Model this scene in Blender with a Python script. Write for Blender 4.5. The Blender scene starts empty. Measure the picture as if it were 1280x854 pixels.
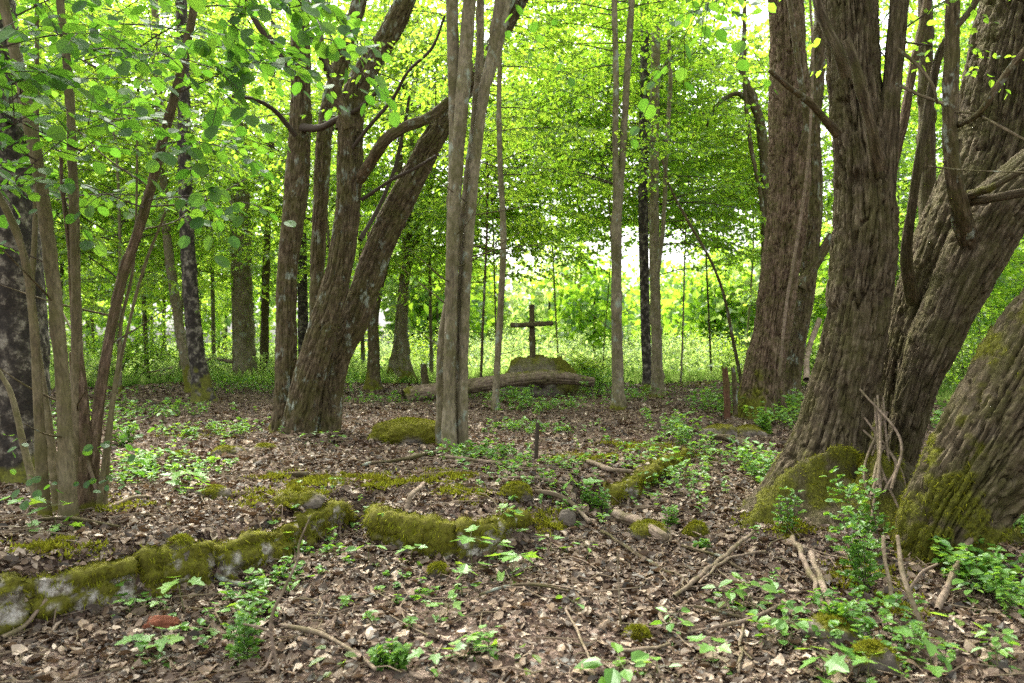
import bpy, math
import numpy as np
from mathutils import Vector

# ------------------------------------------------------------------ camera, sky, sun, exposure
scene = bpy.context.scene
COL = scene.collection
CAMZ = 1.5
FPX = 1280 * 28.0 / 36.0
cam_data = bpy.data.cameras.new('camera'); cam = bpy.data.objects.new('camera', cam_data); COL.objects.link(cam)
cam_data.lens = 28.0; cam_data.sensor_width = 36.0; cam_data.clip_start = 0.05; cam_data.clip_end = 2000
cam.location = (0, 0, CAMZ); cam.rotation_euler = (math.radians(90), 0, 0)
cam_data.dof.use_dof = True; cam_data.dof.focus_distance = 6.5; cam_data.dof.aperture_fstop = 2.4
scene.camera = cam

SUN_EL, SUN_AZ = math.radians(54), math.radians(-24)      # azimuth from +Y (ahead of the camera) towards +X
world = bpy.data.worlds.new('World'); scene.world = world; world.use_nodes = True
wn = world.node_tree; wn.nodes.clear()
sky = wn.nodes.new('ShaderNodeTexSky'); sky.sky_type = 'NISHITA'; sky.sun_disc = False
sky.sun_elevation = SUN_EL; sky.sun_rotation = SUN_AZ; sky.dust_density = 6.0; sky.air_density = 1.0; sky.ozone_density = 1.0
hsv = wn.nodes.new('ShaderNodeHueSaturation'); hsv.inputs['Saturation'].default_value = 0.22
bgn = wn.nodes.new('ShaderNodeBackground'); bgn.inputs['Strength'].default_value = 0.125
wo = wn.nodes.new('ShaderNodeOutputWorld')
wn.links.new(sky.outputs[0], hsv.inputs['Color']); wn.links.new(hsv.outputs[0], bgn.inputs[0]); wn.links.new(bgn.outputs[0], wo.inputs[0])

sd = bpy.data.lights.new('sun', 'SUN'); sd.energy = 1.5; sd.angle = math.radians(10); sd.color = (1.0, 0.95, 0.86)
sun = bpy.data.objects.new('sun', sd); COL.objects.link(sun)
sdir = Vector((math.sin(SUN_AZ) * math.cos(SUN_EL), math.cos(SUN_AZ) * math.cos(SUN_EL), math.sin(SUN_EL)))
sun.rotation_euler = sdir.to_track_quat('Z', 'Y').to_euler()

vs = scene.view_settings
vs.view_transform = 'Standard'; vs.look = 'None'; vs.gamma = 1.0; vs.use_curve_mapping = False
vs.exposure = 2.66
cy = scene.cycles
cy.max_bounces = 8; cy.diffuse_bounces = 4; cy.glossy_bounces = 2; cy.transmission_bounces = 6; cy.transparent_max_bounces = 4
cy.use_denoising = False; cy.sample_clamp_indirect = 2.5; cy.sample_clamp_direct = 12; cy.use_adaptive_sampling = False
cy.caustics_reflective = False; cy.caustics_refractive = False

# ------------------------------------------------------------------ numeric helpers
rng = np.random.default_rng(11)

def hsh(ix, iy, iz, seed=0):
    h = (ix.astype(np.int64) * 374761393 + iy.astype(np.int64) * 668265263 + iz.astype(np.int64) * 1274126177 + seed * 974634777) & 0xFFFFFFFF
    h = ((h ^ (h >> 13)) * 1274126177) & 0xFFFFFFFF
    h = ((h ^ (h >> 16)) * 2246822519) & 0xFFFFFFFF
    return ((h ^ (h >> 15)) & 0xFFFFFF) / float(0x1000000)

def vnoise(p, seed=0):
    p = np.asarray(p, float); i = np.floor(p).astype(np.int64); f = p - i; f = f * f * f * (f * (f * 6 - 15) + 10)
    out = 0
    for dx in (0, 1):
        wx = f[..., 0] if dx else 1 - f[..., 0]
        for dy in (0, 1):
            wy = f[..., 1] if dy else 1 - f[..., 1]
            for dz in (0, 1):
                wz = f[..., 2] if dz else 1 - f[..., 2]
                out = out + wx * wy * wz * hsh(i[..., 0] + dx, i[..., 1] + dy, i[..., 2] + dz, seed)
    return out * 2 - 1

def fbm(p, oct=4, seed=0, gain=0.5):
    p = np.asarray(p, float); a = 1.0; o = 0; n = 0
    for k in range(oct):
        o = o + a * vnoise(p * 2 ** k, seed + k); n += a; a *= gain
    return o / n

def worley(u, v, nu, seed=0):
    """distance gap F2-F1 of cells periodic in u with period nu"""
    iu = np.floor(u).astype(np.int64); iv = np.floor(v).astype(np.int64)
    f1 = np.full(u.shape, 9.0); f2 = np.full(u.shape, 9.0); cid = np.zeros(u.shape)
    for du in (-1, 0, 1):
        for dv in (-1, 0, 1):
            cu = iu + du; cv = iv + dv; cm = np.mod(cu, nu)
            z = np.zeros_like(cm)
            px = cu + hsh(cm, cv, z, seed); py = cv + hsh(cm, cv, z + 1, seed)
            d = np.hypot(px - u, py - v); c = hsh(cm, cv, z + 2, seed)
            near = d < f1
            f2 = np.where(near, f1, np.minimum(f2, d)); cid = np.where(near, c, cid); f1 = np.where(near, d, f1)
    return f2 - f1, cid

def sstep(a, b, x):
    t = np.clip((np.asarray(x, float) - a) / (b - a), 0, 1); return t * t * (3 - 2 * t)

def norm(v):
    return v / np.maximum(np.linalg.norm(v, axis=-1, keepdims=True), 1e-9)

# ------------------------------------------------------------------ terrain
EDGE = [(-9, -2.4, .10), (-2.6, 4.0, .10), (-1.72, 4.85, .10), (-1.25, 5.95, .12), (-1.02, 6.1, .2), (-.86, 5.5, .12), (-.22, 5.22, .12),
        (.12, 5.83, .35), (.87, 6.67, .12), (1.95, 9.0, .14), (3.2, 12.4, .9), (5, 16, 1.5), (9, 20, 2), (40, 26, 3)]
EPTS = np.array([(a, b) for a, b, c in EDGE], float); EW = np.array([c for a, b, c in EDGE], float)
POLY = np.vstack([EPTS, [(40, 300), (-300, 300), (-300, -2.4)]])

def edge_sd(x, y):
    best = np.full(x.shape, 1e9); w = np.ones(x.shape)
    for i in range(len(EPTS) - 1):
        a, b = EPTS[i], EPTS[i + 1]; ab = b - a
        t = np.clip(((x - a[0]) * ab[0] + (y - a[1]) * ab[1]) / (ab @ ab), 0, 1)
        d = np.hypot(x - a[0] - t * ab[0], y - a[1] - t * ab[1])
        m = d < best; best = np.where(m, d, best); w = np.where(m, EW[i] + (EW[i + 1] - EW[i]) * t, w)
    ins = np.zeros(x.shape, bool); n = len(POLY)
    for i in range(n):
        x1, y1 = POLY[i]; x2, y2 = POLY[(i + 1) % n]
        c = ((y1 > y) != (y2 > y)) & (x < (x2 - x1) * (y - y1) / (y2 - y1 + 1e-12) + x1)
        ins ^= c
    return np.where(ins, best, -best), w

def H(x, y):
    x = np.asarray(x, float); y = np.asarray(y, float)
    x, y = np.broadcast_arrays(x, y)
    sdv, w = edge_sd(x, y)
    s = sstep(-1, 1, sdv / w)
    p = np.stack([x, y, np.zeros_like(x)], -1)
    low = np.interp(y, [0, 4, 6, 9, 14, 40], [0, .02, .11, .19, .32, .3]) - .12 * sstep(2, 5, x) * sstep(13, 8, y)
    low = low - .25 * sstep(4.5, 8, x) * sstep(16, 10, y)
    ter = .34 + .05 * fbm(p * .5, 2, 5) * sstep(0, .8, sdv)
    z = low + (ter - low) * s
    z = z + .03 * fbm(p * 1.3, 3, 9) * sstep(.05, .5, np.abs(sdv)) + .012 * fbm(p * 6, 2, 21)
    z = z + .30 * np.exp(-(((x - 4.1) / 1.4) ** 2 + ((y - 16.0) / 1.3) ** 2))
    z = z + .16 * np.exp(-(((x + 7.2) / 2.0) ** 2 + ((y - 19) / 1.5) ** 2))
    z = z + .10 * np.exp(-(((x - 2.3) / .7) ** 2 + ((y - 5.8) / .7) ** 2))
    z = z - .55 * sstep(23, 42, y)
    return z + .5 * fbm(p * .03, 2, 3) * sstep(40, 90, y)

def P(px, py, d):
    return np.array([(px - 640) / FPX * d, d, CAMZ - (py - 427) / FPX * d])

_D = np.concatenate([np.arange(2.4, 14, .02), np.arange(14, 60, .1)])
def G(px, py):
    """the ground point that the photo shows at (px, py)"""
    x = (px - 640) / FPX * _D; z = CAMZ - (py - 427) / FPX * _D
    below = np.nonzero(z <= H(x, _D))[0]
    d = _D[below[0]] if len(below) else 50.
    xx = (px - 640) / FPX * d
    return np.array([xx, d, float(H(xx, d))])

# ------------------------------------------------------------------ mesh builder
class MB:
    def __init__(s): s.v = []; s.f = []; s.n = 0; s.a = []; s.b = []
    def add(s, v, faces, mat=0, moss=None, bark=None):
        """v (n,3); faces list of (m,k) int arrays"""
        v = np.asarray(v, float).reshape(-1, 3)
        for f in faces: s.f.append((np.asarray(f, np.int64) + s.n, mat))
        s.v.append(v); s.a.append(np.zeros(len(v)) if moss is None else np.asarray(moss, float).ravel()); s.n += len(v)
        s.b.append(v if bark is None else bark)
    def build(s, name, mats, parent=None, smooth=False, attr=False, origin=None):
        me = bpy.data.meshes.new(name)
        v = np.concatenate(s.v)
        if origin is not None: v = v - np.asarray(origin)
        me.vertices.add(len(v)); me.vertices.foreach_set('co', v.astype(np.float32).ravel())
        li = np.concatenate([f.ravel() for f, m in s.f]); cnt = np.concatenate([np.full(len(f), f.shape[1]) for f, m in s.f])
        mi = np.concatenate([np.full(len(f), m) for f, m in s.f])
        me.loops.add(len(li)); me.loops.foreach_set('vertex_index', li.astype(np.int32))
        me.polygons.add(len(cnt)); me.polygons.foreach_set('loop_start', np.concatenate([[0], np.cumsum(cnt)[:-1]]).astype(np.int32))
        me.polygons.foreach_set('material_index', mi.astype(np.int32))
        me.polygons.foreach_set('use_smooth', np.full(len(cnt), smooth))
        if attr:
            at = me.attributes.new('moss', 'FLOAT', 'POINT'); at.data.foreach_set('value', np.concatenate(s.a).astype(np.float32))
            at = me.attributes.new('bark', 'FLOAT_VECTOR', 'POINT'); at.data.foreach_set('vector', np.concatenate(s.b).astype(np.float32).ravel())
        for m in (mats if isinstance(mats, (list, tuple)) else [mats]): me.materials.append(m)
        me.update(calc_edges=True)
        o = bpy.data.objects.new(name, me); COL.objects.link(o)
        if origin is not None: o.location = tuple(origin)
        if parent is not None: o.parent = parent
        return o

def tag(o, label, cat, group=None, kind=None):
    if label: o['label'] = label
    if cat: o['category'] = cat
    if group: o['group'] = group
    if kind: o['kind'] = kind
    return o

def thing(name, label, cat, loc, group=None):
    o = bpy.data.objects.new(name, None); COL.objects.link(o); o.location = tuple(float(c) for c in loc); o.empty_display_size = .1
    return tag(o, label, cat, group)

def child(mb, name, mats, t, **k):
    """a part: geometry given in world space, stored relative to its thing (things are never rotated here)"""
    o = mb.build(name, mats, None, origin=np.array(t.location), **k); o.parent = t; o.location = (0, 0, 0)
    return o

def grid_faces(nr, nc, wrap):
    r = np.arange(nr - 1)[:, None]; c = np.arange(nc if wrap else nc - 1)[None, :]
    c2 = (c + 1) % nc
    return np.stack([r * nc + c, r * nc + c2, (r + 1) * nc + c2, (r + 1) * nc + c], -1).reshape(-1, 4)

def catmull(pts, n):
    pts = np.asarray(pts, float)
    if len(pts) == 2:
        t = np.linspace(0, 1, n)[:, None]; return pts[0] * (1 - t) + pts[1] * t
    q = np.vstack([2 * pts[0] - pts[1], pts, 2 * pts[-1] - pts[-2]])
    L = np.concatenate([[0], np.cumsum(np.linalg.norm(np.diff(pts[:, :3], axis=0), axis=1))])
    s = np.linspace(0, L[-1], n); i = np.clip(np.searchsorted(L, s, 'right') - 1, 0, len(pts) - 2)
    t = ((s - L[i]) / (L[i + 1] - L[i]))[:, None]
    a, b, c, d = q[i], q[i + 1], q[i + 2], q[i + 3]
    return .5 * (2 * b + (c - a) * t + (2 * a - 5 * b + 4 * c - d) * t ** 2 + (3 * b - a - 3 * c + d) * t ** 3)

def frames(c):
    T = norm(np.gradient(c, axis=0)); N = np.zeros_like(T)
    n = np.cross(T[0], [0, 1, 0.0]);
    if np.linalg.norm(n) < .2: n = np.cross(T[0], [1, 0, 0.0])
    n = n / np.linalg.norm(n)
    for i in range(len(T)):
        n = n - T[i] * (n @ T[i]); n = n / np.linalg.norm(n); N[i] = n
    return T, N, np.cross(T, N)

def trunk_mesh(mb, pts, kind='smooth', flare=0., mossh=.3, mossamt=.35, fine=1., seed=0, mat=0, ground=None, cap=True, face=None):
    """pts rows x,y,z,r.  kind: furrow | smooth | birch.  Real relief in the surface; moss goes to an attribute"""
    pts = np.asarray(pts, float)
    length = np.linalg.norm(np.diff(pts[:, :3], axis=0), axis=1).sum(); rm = np.median(pts[:, 3])
    nc = int(np.clip(2 * math.pi * rm / (.011 * fine), 10, 330)); nr = int(np.clip(length / (.020 * fine), 12, 620))
    q = catmull(pts, nr); c = q[:, :3]; r = np.maximum(q[:, 3], .002)
    T, N, B = frames(c)
    s = np.concatenate([[0], np.cumsum(np.linalg.norm(np.diff(c, axis=0), axis=1))])
    th = np.linspace(0, 2 * math.pi, nc, endpoint=False)
    dirv = N[:, None] * np.cos(th)[None, :, None] + B[:, None] * np.sin(th)[None, :, None]
    ph = seed * 1.7
    rr = r[:, None] * (.97 + .05 * np.cos(2 * th + ph + s[:, None] * .7)[:] + .04 * np.cos(3 * th - ph + s[:, None] * .9))
    g0 = c[0, 2] if ground is None else ground
    if flare:
        hh = np.clip(c[:, 2] - g0, 0, None)[:, None]
        rr = rr * (1 + flare * np.exp(-hh / (1.1 * rm + .05)) * (1 + .45 * np.cos(5 * th + ph)[None] + .25 * np.cos(3 * th + 2 * ph)[None]))
    base = c[:, None] + dirv * rr[..., None]
    lump = fbm(base * (1.6 / max(rm, .05)) * .25 + seed * 7.1, 3, seed) * rm * .13
    S = np.broadcast_to(s[:, None], rr.shape); TH = np.broadcast_to(th[None], rr.shape)
    if kind == 'furrow':
        warp = fbm(base * 5 + seed, 3, seed + 3)
        warp2 = fbm(base * 2.2 + seed, 2, seed + 13)
        cx_ = np.stack([np.cos(TH), np.sin(TH)], -1)
        def ridge(k, vs, sd):
            return np.abs(vnoise(np.concatenate([cx_ * (rm / k) + (.26 * warp + .22 * warp2)[..., None], (S / vs + .5 * warp2)[..., None]], -1) + 13.7 * seed, sd))
        g1 = np.minimum(ridge(.046, .75, seed + 1), ridge(.036, .55, seed + 2))
        g2 = ridge(.024, .16, seed + 5)
        amp = np.clip(rm * .145, .007, .036)
        g3 = ridge(.11, .075, seed + 6)
        d = amp * (1.25 * sstep(.02, .12, g1) - 1.6 + .12 * sstep(.15, .5, g1) + .38 * sstep(.0, .14, g2) + .24 * sstep(.0, .10, g3)) + amp * .45 * fbm(base * 38 * np.array([1, 1, .4]), 3, seed + 8)
    elif kind == 'birch':
        n1 = max(5, int(round(2 * math.pi * rm / .10)))
        g1, cid = worley(TH / (2 * math.pi) * n1, S / .16 + .8 * fbm(base * 6, 2, seed), n1, seed)
        d = rm * .035 * (sstep(0, .4, g1) - .4 + .5 * (cid - .5)) * sstep(3.0, .5, S) + .003 * fbm(base * 30, 2, seed)
    else:
        knots = vnoise(np.stack([np.cos(TH) * 1.2 + seed, np.sin(TH) * 1.2, S / .22], -1), seed + 4)
        d = rm * .07 * fbm(base * (.35 / max(rm, .02)) * np.array([1, 1, .5]), 3, seed) + rm * .20 * sstep(.5, .85, knots)
    v = base + dirv * (lump + d)[..., None]
    mz = fbm(v * 4 + seed, 3, seed + 31) * .75 + .30 * fbm(v * 14, 2, seed + 2)
    fac = 0 if face is None else np.clip((dirv * np.asarray(face)).sum(-1), -1, 1)
    hh = np.clip(v[..., 2] - g0, 0, None)
    m = mossamt * 2 * (mz + .5 * fac) - .35 + 1.15 * np.exp(-hh / max(mossh, .01)) * (1 + 1.3 * mz)
    m = sstep(.10, .45, m)
    if kind == 'furrow' or mossamt > .3: v = v + dirv * (m * .008 * (1 + fbm(v * 60, 2, 5)))[..., None]
    faces = [grid_faces(nr, nc, True)]
    V = v.reshape(-1, 3); M = m.ravel(); BK = np.stack([np.cos(TH) * rm + seed, np.sin(TH) * rm, S], -1).reshape(-1, 3)
    if cap:
        V = np.vstack([V, c[-1] + T[-1] * r[-1] * .25]); M = np.append(M, 0); BK = np.vstack([BK, BK[-1]])
        k = len(V) - 1; a = (nr - 1) * nc + np.arange(nc)
        faces.append(np.stack([a, (nr - 1) * nc + (np.arange(nc) + 1) % nc, np.full(nc, k)], -1))
    mb.add(V, faces, mat, M, BK)
    return v, m, dirv

def tubes(mb, L, rad, mat=0, sides=4):
    """L (N,k,3) polylines, rad (N,k) radii"""
    N, k, _ = L.shape
    if N == 0: return
    T = norm(np.gradient(L, axis=1)); up = np.array([.31, .17, .93])
    A = norm(np.cross(T, up)); B = np.cross(T, A)
    th = np.linspace(0, 2 * math.pi, sides, endpoint=False)
    v = L[:, :, None] + rad[:, :, None, None] * (A[:, :, None] * np.cos(th)[None, None, :, None] + B[:, :, None] * np.sin(th)[None, None, :, None])
    gf = grid_faces(k, sides, True)
    f = (gf[None] + (np.arange(N) * k * sides)[:, None, None]).reshape(-1, 4)
    mb.add(v.reshape(-1, 3), [f], mat)

# ------------------------------------------------------------------ leaf shapes (x across, y along, z up), each a list of faces
def sym(pts, mid):
    """outline half points (x,y,z) and midrib points -> verts and quads/tris joined along the midrib"""
    v = [(0, 0, 0)] + [(0, m, z) for m, z in mid] + [(0, 1, -.06)]
    nm = len(v); Lp = [(-x, y, z) for x, y, z in pts]; Rp = [(x, y, z) for x, y, z in pts]
    v += Lp + Rp; k = len(pts); q = []; t = []
    for off, flip in ((nm, 0), (nm + k, 1)):
        chain = [0] + [off + i for i in range(k)] + [nm - 1]; rib = list(range(nm))
        # same count rib/outline assumed: k == nm-2
        faces = [[0, chain[1], rib[1]]]
        for i in range(1, nm - 2): faces.append([rib[i], chain[i], chain[i + 1], rib[i + 1]])
        faces.append([rib[nm - 2], chain[nm - 2], nm - 1])
        for f in faces:
            f = f[::-1] if flip else f
            (q if len(f) == 4 else t).append(f)
    return np.array(v, float), [np.array(x) for x in (q, t) if x]

OVATE = (np.array([(0, 0, 0), (-.30, .28, .07), (-.27, .66, .06), (0, 1, -.07), (.27, .66, .06), (.30, .28, .07)], float), [np.array([[0, 3, 2, 1], [0, 5, 4, 3]])])
RHOMB = (np.array([(0, 0, 0), (-.36, .45, .08), (0, 1, -.05), (.36, .45, .08)], float), [np.array([[0, 2, 1], [0, 3, 2]])])
ROUND = sym([(.26, .06, .03), (.42, .36, .06), (.36, .72, .04), (.12, .95, .0)], [(.15, -.01), (.4, -.02), (.7, -.02), (.9, -.03)])
LOBED_O = [(0, 0), (.16, -.04), (.42, .02), (.30, .20), (.56, .42), (.30, .48), (.22, .60), (.20, .78), (0, 1.05)]
_lo = [(x, y, .10 * abs(x)) for x, y in LOBED_O] + [(-x, y, .10 * abs(x)) for x, y in LOBED_O[-2:0:-1]]
LOBED = (np.array([(0, .34, -.03)] + _lo, float), [np.array([[0, 1 + i, 1 + (i + 1) % len(_lo)] for i in range(len(_lo))])])

def put_leaves(mb, tpl, pos, ax, nrm, size, mat=0):
    v0, fs = tpl
    pos = pos.reshape(-1, 3); ax = norm(ax.reshape(-1, 3)); nrm = nrm.reshape(-1, 3); size = np.asarray(size).reshape(-1)
    if len(pos) == 0: return
    nrm = norm(nrm - ax * (nrm * ax).sum(-1, keepdims=True)); sx = np.cross(ax, nrm)
    v = pos[:, None] + size[:, None, None] * (v0[None, :, 0:1] * sx[:, None] + v0[None, :, 1:2] * ax[:, None] + v0[None, :, 2:3] * nrm[:, None])
    k = len(v0); off = (np.arange(len(pos)) * k)[:, None, None]
    mb.add(v.reshape(-1, 3), [(f[None] + off).reshape(-1, f.shape[1]) for f in fs], mat)

UP = np.array([0, 0, 1.0])
def sprays(mb, S, D, L, leaf=.09, nsub=9, step=.06, tpl=OVATE, droop=.25, rise=.12, tilt=.62, r0=.008, lm=0, tm=1, subl=.5, g=None, twigs=True, keep=1.0):
    """leafy side branches: S (N,3) starts, D (N,3) directions, L (N) lengths"""
    g = g or rng
    S = np.asarray(S, float).reshape(-1, 3); D = norm(np.asarray(D, float).reshape(-1, 3)); L = np.asarray(L, float).reshape(-1); N = len(S)
    if N == 0: return
    t = np.linspace(0, 1, 6)
    wob = g.normal(0, .05, (N, 6, 3)).cumsum(1) * t[None, :, None] * L[:, None, None] * .5
    pm = S[:, None] + L[:, None, None] * (D[:, None] * t[None, :, None] + UP * (rise * t - droop * t ** 2)[None, :, None]) + wob
    if twigs: tubes(mb, pm, (r0 * np.sqrt(L))[:, None] * (1.1 - t[None]), tm, 4)
    tj = np.clip(.15 + .85 * (np.arange(nsub)[None] + g.random((N, nsub))) / nsub, 0, 1)
    fi = np.clip(tj * 5, 0, 4.999); i0 = fi.astype(int); fr = (fi - i0)[..., None]
    ar = np.arange(N)[:, None]
    b = pm[ar, i0] * (1 - fr) + pm[ar, i0 + 1] * fr
    T = norm(pm[ar, i0 + 1] - pm[ar, i0]); Bv = norm(np.cross(T, UP))
    sg = np.where((np.arange(nsub) % 2 == 0)[None], 1, -1) * np.ones((N, 1))
    an = g.uniform(.55, 1.15, (N, nsub)); an[:, -1] = .1
    sub = norm(T * np.cos(an)[..., None] + Bv * (np.sin(an) * sg)[..., None] + UP * g.normal(-.08, .30, (N, nsub))[..., None])
    ls = L[:, None] * subl * (1 - .6 * tj) * g.uniform(.55, 1.2, (N, nsub)) + .12
    K = int(min(16, max(3, (ls.max() / step))))
    if twigs:
        tt = np.array([0, .5, 1.0]); ps = b[:, :, None] + sub[:, :, None] * (ls[:, :, None] * tt)[..., None] - UP * (.08 * tt ** 2)[None, None, :, None] * ls[:, :, None, None]
        tubes(mb, ps.reshape(-1, 3, 3), np.broadcast_to(np.array([.0032, .002, .0012]) * (leaf / .09), (N * nsub, 3)), tm, 3)
    k = np.arange(K); dist = .04 + k[None, None] * step + g.uniform(-.3, .3, (N, nsub, K)) * step
    ok = (dist < ls[..., None] + .02) & (g.random((N, nsub, K)) < keep)
    pos = b[:, :, None] + sub[:, :, None] * dist[..., None] - UP * (.08 * (dist / ls[..., None]) ** 2 * ls[..., None])[..., None]
    B2 = norm(np.cross(sub, UP))
    lsg = np.where(k % 2 == 0, 1, -1)[None, None] * sg[..., None]
    la = g.uniform(.5, 1.2, (N, nsub, K))
    ax = sub[:, :, None] * np.cos(la)[..., None] + B2[:, :, None] * (np.sin(la) * lsg)[..., None] + UP * g.normal(-.45, .35, (N, nsub, K))[..., None]
    nr = UP + g.normal(0, tilt, (N, nsub, K, 3))
    sz = leaf * g.uniform(.6, 1.2, (N, nsub, K))
    put_leaves(mb, tpl, (pos + norm(ax) * .012)[ok], ax[ok], nr[ok], sz[ok], lm)

def limbs(mb, starts, dirs, lens, nspray, r0, g=None, spray_len=(.9, 1.8), tm=1, droop=.12, rise=.35, **kw):
    """bare limbs that carry sprays"""
    g = g or rng
    S = np.asarray(starts, float); D = norm(np.asarray(dirs, float)); L = np.asarray(lens, float); N = len(S)
    t = np.linspace(0, 1, 9)
    wob = g.normal(0, .04, (N, 9, 3)).cumsum(1) * t[None, :, None] * L[:, None, None] * .6
    pm = S[:, None] + L[:, None, None] * (D[:, None] * t[None, :, None] + UP * (rise * t - droop * t ** 2)[None, :, None]) + wob
    tubes(mb, pm, np.asarray(r0)[:, None] * (1.12 - t[None]), tm, 6)
    u = np.sort(g.uniform(.22, 1.0, (N, nspray)), 1); u[:, -1] = 1.0
    fi = np.clip(u * 8, 0, 7.999); i0 = fi.astype(int); fr = (fi - i0)[..., None]; ar = np.arange(N)[:, None]
    b = pm[ar, i0] * (1 - fr) + pm[ar, i0 + 1] * fr; T = norm(pm[ar, i0 + 1] - pm[ar, i0])
    a = g.uniform(.5, 1.3, (N, nspray)) * np.where(g.random((N, nspray)) < .5, 1, -1); a[:, -1] = 0
    Bv = norm(np.cross(T, UP))
    d = T * np.cos(a)[..., None] + Bv * np.sin(a)[..., None] + UP * g.normal(0, .25, (N, nspray))[..., None]
    sprays(mb, b.reshape(-1, 3), d.reshape(-1, 3), g.uniform(*spray_len, N * nspray), g=g, tm=tm, **kw)

# ------------------------------------------------------------------ materials
def nt(name):
    m = bpy.data.materials.new(name); m.use_nodes = True; t = m.node_tree; t.nodes.clear(); return m, t
def N_(t, typ, **ins):
    n = t.nodes.new(typ)
    for k, v in ins.items():
        if k in ('operation', 'blend_type', 'data_type', 'feature', 'attribute_name', 'noise_dimensions', 'distance', 'musgrave_type'): setattr(n, k, v)
        else: n.inputs[k.replace('_', ' ')].default_value = v
    return n
def ramp(t, fac, stops, interp='LINEAR'):
    n = t.nodes.new('ShaderNodeValToRGB'); n.color_ramp.interpolation = interp; e = n.color_ramp.elements
    while len(e) < len(stops): e.new(.5)
    for i, (p, c) in enumerate(stops): e[i].position = p; e[i].color = (*c, 1)
    t.links.new(fac, n.inputs[0]); return n.outputs[0]
def mix(t, fac, a, b, mode='MIX'):
    n = t.nodes.new('ShaderNodeMix'); n.data_type = 'RGBA'; n.blend_type = mode
    for s, v in ((n.inputs[0], fac), (n.inputs[6], a), (n.inputs[7], b)):
        if hasattr(v, 'is_linked'): t.links.new(v, s)
        elif isinstance(v, (int, float)): s.default_value = v
        else: s.default_value = (*v, 1)
    return n.outputs[2]
def noise(t, scale, detail=4, rough=.55, stretch=None, bark=False):
    n = N_(t, 'ShaderNodeTexNoise', Scale=scale, Detail=detail, Roughness=rough)
    tc = N_(t, 'ShaderNodeAttribute', attribute_name='bark').outputs['Vector'] if bark else t.nodes.new('ShaderNodeNewGeometry').outputs['Position']
    if stretch:
        mp = t.nodes.new('ShaderNodeMapping'); mp.inputs['Scale'].default_value = stretch; t.links.new(tc, mp.inputs[0]); tc = mp.outputs[0]
    t.links.new(tc, n.inputs['Vector']); return n.outputs[0]
def out(t, sh):
    o = t.nodes.new('ShaderNodeOutputMaterial'); t.links.new(sh, o.inputs[0]); return o
def princ(t, col, rough=.85, spec=.25, bump=None, bstr=.4, bdist=.01):
    b = t.nodes.new('ShaderNodeBsdfPrincipled')
    if hasattr(col, 'is_linked'): t.links.new(col, b.inputs['Base Color'])
    else: b.inputs['Base Color'].default_value = (*col, 1)
    b.inputs['Roughness'].default_value = rough; b.inputs['Specular IOR Level'].default_value = spec
    if bump is not None:
        n = N_(t, 'ShaderNodeBump', Strength=bstr, Distance=bdist); t.links.new(bump, n.inputs['Height']); t.links.new(n.outputs[0], b.inputs['Normal'])
    return b.outputs[0]

def leaf_mat(name, stops, tstops, trans=.55, gloss=.04, rough=.45, patch=None):
    m, t = nt(name)
    isl = t.nodes.new('ShaderNodeNewGeometry').outputs['Random Per Island']
    col = ramp(t, isl, stops); tc = ramp(t, isl, tstops)
    if patch: col = mix(t, .8, col, ramp(t, noise(t, patch[0], 3, .6), [(.35, patch[1]), (.65, patch[2])]), 'MULTIPLY')
    d = t.nodes.new('ShaderNodeBsdfDiffuse'); t.links.new(col, d.inputs[0])
    tr = t.nodes.new('ShaderNodeBsdfTranslucent'); t.links.new(tc, tr.inputs[0])
    mx = t.nodes.new('ShaderNodeMixShader'); mx.inputs[0].default_value = trans; t.links.new(d.outputs[0], mx.inputs[1]); t.links.new(tr.outputs[0], mx.inputs[2])
    if gloss:
        gl = t.nodes.new('ShaderNodeBsdfGlossy'); gl.inputs['Roughness'].default_value = rough; gl.inputs[0].default_value = (.8, .85, .8, 1)
        m2 = t.nodes.new('ShaderNodeMixShader'); m2.inputs[0].default_value = gloss
        t.links.new(mx.outputs[0], m2.inputs[1]); t.links.new(gl.outputs[0], m2.inputs[2]); mx = m2
    out(t, mx.outputs[0]); return m

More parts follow.
